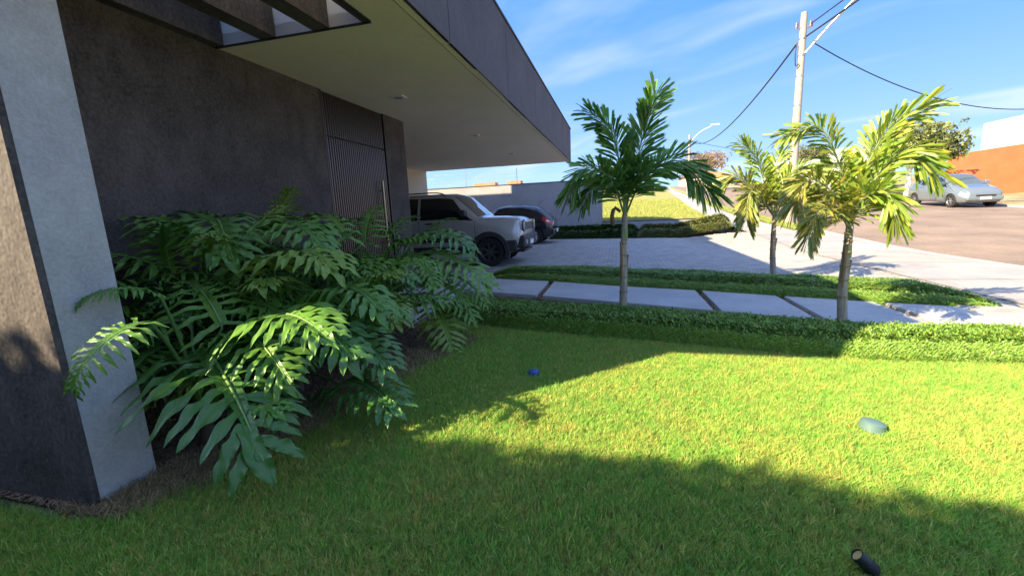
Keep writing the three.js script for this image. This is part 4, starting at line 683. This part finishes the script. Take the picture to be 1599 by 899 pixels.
// ---------------------------------------------------------------- garden fittings
function disc(label, x, z, tilt, m) { const t = thing('ground_cap', label, 'ground cap', [x, 0.02, z]); t.rotation.z = tilt; mesh('rim', new THREE.CylinderGeometry(0.062, 0.07, 0.045, 28), m, t); mesh('lid', new THREE.LatheGeometry([[0, 0.012], [0.035, 0.01], [0.054, 0.004], [0.057, -0.002]].map(([a, b]) => new THREE.Vector2(a, b)), 28).translate(0, 0.023, 0), m, t); return t; }
disc('round grey-green plastic cap standing in the sunlit lawn', 1.5, -2.79, -0.12, std(0.1, 0.17, 0.16, 0.4)).position.y = 0.035;
disc('small flat blue cap set in the shaded lawn', -0.69, -3.38, 0, std(0.03, 0.08, 0.26, 0.45)).scale.set(0.75, 0.9, 0.75);
{
  const t = thing('garden_spotlight', 'small black cylindrical garden spotlight in the near lawn', 'spotlight', [0.9, 0, -1.62]);
  mesh('spike', new THREE.CylinderGeometry(0.009, 0.006, 0.1, 8), M.black, t).position.y = 0.01;
  const h = new THREE.Group(); h.name = 'head'; h.position.set(0, 0.06, 0); h.scale.setScalar(0.7); h.rotation.set(-0.55, 0.5, 0.65, 'YXZ'); t.add(h);
  mesh('housing', new THREE.LatheGeometry([[0, -0.06], [0.03, -0.06], [0.034, -0.05], [0.036, 0.055], [0.031, 0.06], [0.03, 0.045]].map(([a, b]) => new THREE.Vector2(a, b)), 24), M.black, h);
  for (let k = 0; k < 5; k++) mesh('cooling_fin', new THREE.TorusGeometry(0.0355, 0.002, 5, 24).rotateX(Math.PI / 2), M.black, h).position.y = -0.05 + k * 0.012;
  mesh('lens', new THREE.CylinderGeometry(0.03, 0.03, 0.004, 24), std(0.55, 0.42, 0.16, 0.25), h).position.y = 0.046;
}
{ const p = atZ(533, 640, -2.42); const t = thing('fallen_leaf', 'small dry yellow leaf lying on the grass under the philodendron', 'leaf', [p.x, 0.035, p.z]); t.rotation.set(0.3, 0.6, 0.4); mesh('blade', gridGeo(6, 4, (u, v) => { const w = 0.022 * Math.sin(Math.PI * clamp(u * 0.95 + 0.03)); return [lerp(-0.05, 0.05, u), 0.012 * Math.abs(v - 0.5) + 0.02 * (u - 0.5) ** 2, lerp(-w, w, v)]; }), std(0.55, 0.42, 0.06, 0.7, { side: THREE.DoubleSide }), t); mesh('stalk', tube([V(-0.05, 0.005, 0), V(-0.065, 0.002, 0.003), V(-0.08, -0.004, 0.01)], 0.0018, 4, 5), std(0.4, 0.3, 0.1, 0.8), t); }
// ---------------------------------------------------------------- far trees and houses
function crownTree(label, base, h, rad, mats, seed, nClumps, opt = {}) {
  const t = thing('street_tree', label, 'tree', base), r = rng(seed), limbs = [], hubs = [];
  mesh('trunk', tube([V(0, -0.2, 0), V(0.05 * h * (r() - 0.5), h * 0.3, 0), V(0.06 * h * (r() - 0.5), h * 0.55, 0.03)], 0.05 * h * (opt.trunk || 0.6), 10, 8, 0.018 * h), opt.trunkMat || STEMM, t);
  for (let k = 0; k < (opt.limbs || 9); k++) { const a = k * 2.4, e = 0.3 + 0.9 * r(), l = rad * (0.7 + 0.4 * r()), p = V(Math.cos(a) * Math.cos(e) * l, h * 0.5 + Math.sin(e) * l * (opt.flat || 1), Math.sin(a) * Math.cos(e) * l); mesh('limb', tube([V(0, h * 0.38, 0), p.clone().multiplyScalar(0.5).add(V(0, h * 0.24, 0)), p], 0.014 * h, 6, 5, 0.004 * h), opt.trunkMat || STEMM, t); hubs.push(p); }
  const list = [], q = new THREE.Quaternion(), e = new THREE.Euler();
  for (let k = 0; k < nClumps; k++) { const b = hubs[k % hubs.length], d = V(r() - 0.5, (r() - 0.5) * 0.8, r() - 0.5).multiplyScalar(rad * 0.95), s = (0.7 + 0.6 * r()) * (opt.leaf || 1); e.set(r() * 6, r() * 6, r() * 6); q.setFromEuler(e); const f = 0.7 + 0.6 * r(); list.push([new THREE.Matrix4().compose(b.clone().add(d), q, V(s, s, s)), lin(mats[0] * f, mats[1] * f, mats[2] * f)]); }
  tagStuff(instanced('crown', leafCluster(seed, 10, 0.26, 0.11, 0.3), coverMat, list, t)); return t;
}
const onStreet = (x, z, up = 0) => [x, streetH(z) + up, z];
crownTree('half-bare brown street tree beside the distant pole', onStreet(13.5, -75), 6.2, 3.0, [0.24, 0.17, 0.09], 61, 700, { leaf: 0.9, limbs: 14, flat: 0.7 });
crownTree('green tree with whitewashed trunk behind the pale blue car', onStreet(18.9, -34.5), 4.2, 2.2, [0.17, 0.2, 0.05], 62, 1100, { trunkMat: M.white, trunk: 0.9 });
crownTree('dark green tree rising behind the orange house', onStreet(33.5, -37), 7.0, 3.2, [0.07, 0.12, 0.035], 63, 1500, { leaf: 1.3 });
crownTree('small olive tree in front of the white-roofed house', onStreet(25, -66), 4.6, 2.2, [0.15, 0.16, 0.06], 64, 700);
crownTree('green tree top showing over the rear wall', [-5.3, 0.6, -46], 3.6, 1.0, [0.12, 0.18, 0.05], 65, 600);
crownTree('distant dark palm-like tree beside the far cream house', onStreet(17.5, -118), 5.4, 2.2, [0.07, 0.12, 0.04], 66, 500);
function farHouse(label, x0, x1, z0, z1, y0, h, wallM, roofM, roofH, wins, hip = true) {
  const t = thing('distant_house', label, 'house');
  mesh('wall', bx(x0, x1, y0 - 0.6, y0 + h, z1, z0), wallM, t);
  const o = 0.5, cx = (x0 + x1) / 2, cz = (z0 + z1) / 2, ins = hip ? Math.min(x1 - x0, z0 - z1) * 0.35 : 0, P = [[x0 - o, 0, z0 + o], [x1 + o, 0, z0 + o], [x1 + o, 0, z1 - o], [x0 - o, 0, z1 - o], [x0 - o + ins, roofH, cz], [x1 + o - ins, roofH, cz]].map(([a, b, c]) => [a, y0 + h + 0.02 + b, c]);
  const g = new THREE.BufferGeometry(), f = [[0, 1, 5], [0, 5, 4], [1, 2, 5], [2, 3, 4], [2, 4, 5], [3, 0, 4], [0, 3, 2], [0, 2, 1]]; g.setAttribute('position', new THREE.Float32BufferAttribute(f.flat().flatMap((k) => P[k]), 3)); g.computeVertexNormals(); mesh('roof', boxUV(g), roofM, t);
  for (const [a, b, c, d] of wins) { const w = mesh('window', bx(lerp(x0, x1, a), lerp(x0, x1, b), y0 + c, y0 + d, z0, z0 + 0.05), M.white, t); mesh('pane', bx(lerp(x0, x1, a) + 0.08, lerp(x0, x1, b) - 0.08, y0 + c + 0.08, y0 + d - 0.08, z0 + 0.05, z0 + 0.06), GLASS, w); }
  return t;
}
const whiteWall = surface([0.45, 0.44, 0.43], { seed: 71, metres: 4, vary: 0.05, fine: 0.04 }), greyRoof = surface([0.5, 0.49, 0.47], { seed: 72, metres: 3, vary: 0.1, fine: 0.08 });
farHouse('white house with pale grey hipped roof behind the yellowing palm', 24, 38, -72, -82, streetH(-72), 3.2, whiteWall, greyRoof, 2.2, [[0.1, 0.25, 1, 2.2], [0.4, 0.5, 0, 2.2], [0.65, 0.85, 1, 2.2]]);
farHouse('far cream house with red tiled roof at the top of the street', 18, 30, -128, -138, streetH(-128) - 0.4, 2.8, M.beige, M.roofTile, 1.6, [[0.1, 0.3, 0.9, 2], [0.5, 0.62, 0, 2.1], [0.75, 0.9, 0.9, 2]]);
{ const t = farHouse('distant house with two terracotta blocks on its roof showing over the rear wall', -19, -7, -52, -60, 0.4, 3.0, M.beige, M.roofTile, 0.5, []); const A = atZ(737, 292, -52), B = atZ(771, 284, -52), C = atZ(790, 288, -52), D = atZ(811, 281, -52);
  mesh('roof_block', bx(A.x, B.x, A.y - 1, B.y, -54, -52.6), M.roofTile, t); mesh('roof_block', bx(C.x, D.x, C.y - 1, D.y, -54, -52.6), M.roofTile, t); }
{
  const y0 = streetH(-34), t = thing('orange_house', 'modern house with orange wall and white columns across the street', 'house');
  mesh('wall', bx(25.5, 40, y0 - 0.3, y0 + 3.0, -42, -34), M.orange, t); mesh('upper_wall', bx(27.5, 42, y0 + 3.0, y0 + 5.2, -42, -34.6), whiteWall, t);
  mesh('front_wall', bx(20.6, 25.45, y0 - 0.3, y0 + 1.5, -34.2, -34), M.orange, t);
  mesh('canopy', bx(25.2, 40, y0 + 2.7, y0 + 3.05, -33.99, -31.5), M.orange, t);
  for (const x of [25.8, 29.5, 34]) mesh('column', bx(x - 0.22, x + 0.22, y0 - 0.3, y0 + 2.7, -32.1, -31.66), whiteWall, t);
  mesh('tower', bx(26.6, 27.45, y0 + 3.05, y0 + 6.2, -36, -34.2), whiteWall, t);
  for (const x of [28.5, 32, 36]) { const w = mesh('window', bx(x, x + 1.6, y0 + 3.6, y0 + 4.7, -34.6, -34.55), M.black, t); mesh('pane', bx(x + 0.06, x + 1.54, y0 + 3.66, y0 + 4.64, -34.55, -34.54), GLASS, w); }
  mesh('garage_door', bx(30.2, 33.4, y0 - 0.2, y0 + 2.3, -34, -33.95), M.white, t);
}
farHouse('low white house beyond the whitewashed tree', 20.5, 27, -52, -60, streetH(-52), 2.7, whiteWall, greyRoof, 1.0, [[0.2, 0.4, 1, 2], [0.6, 0.8, 1, 2]]);
renderer.render(scene, camera);
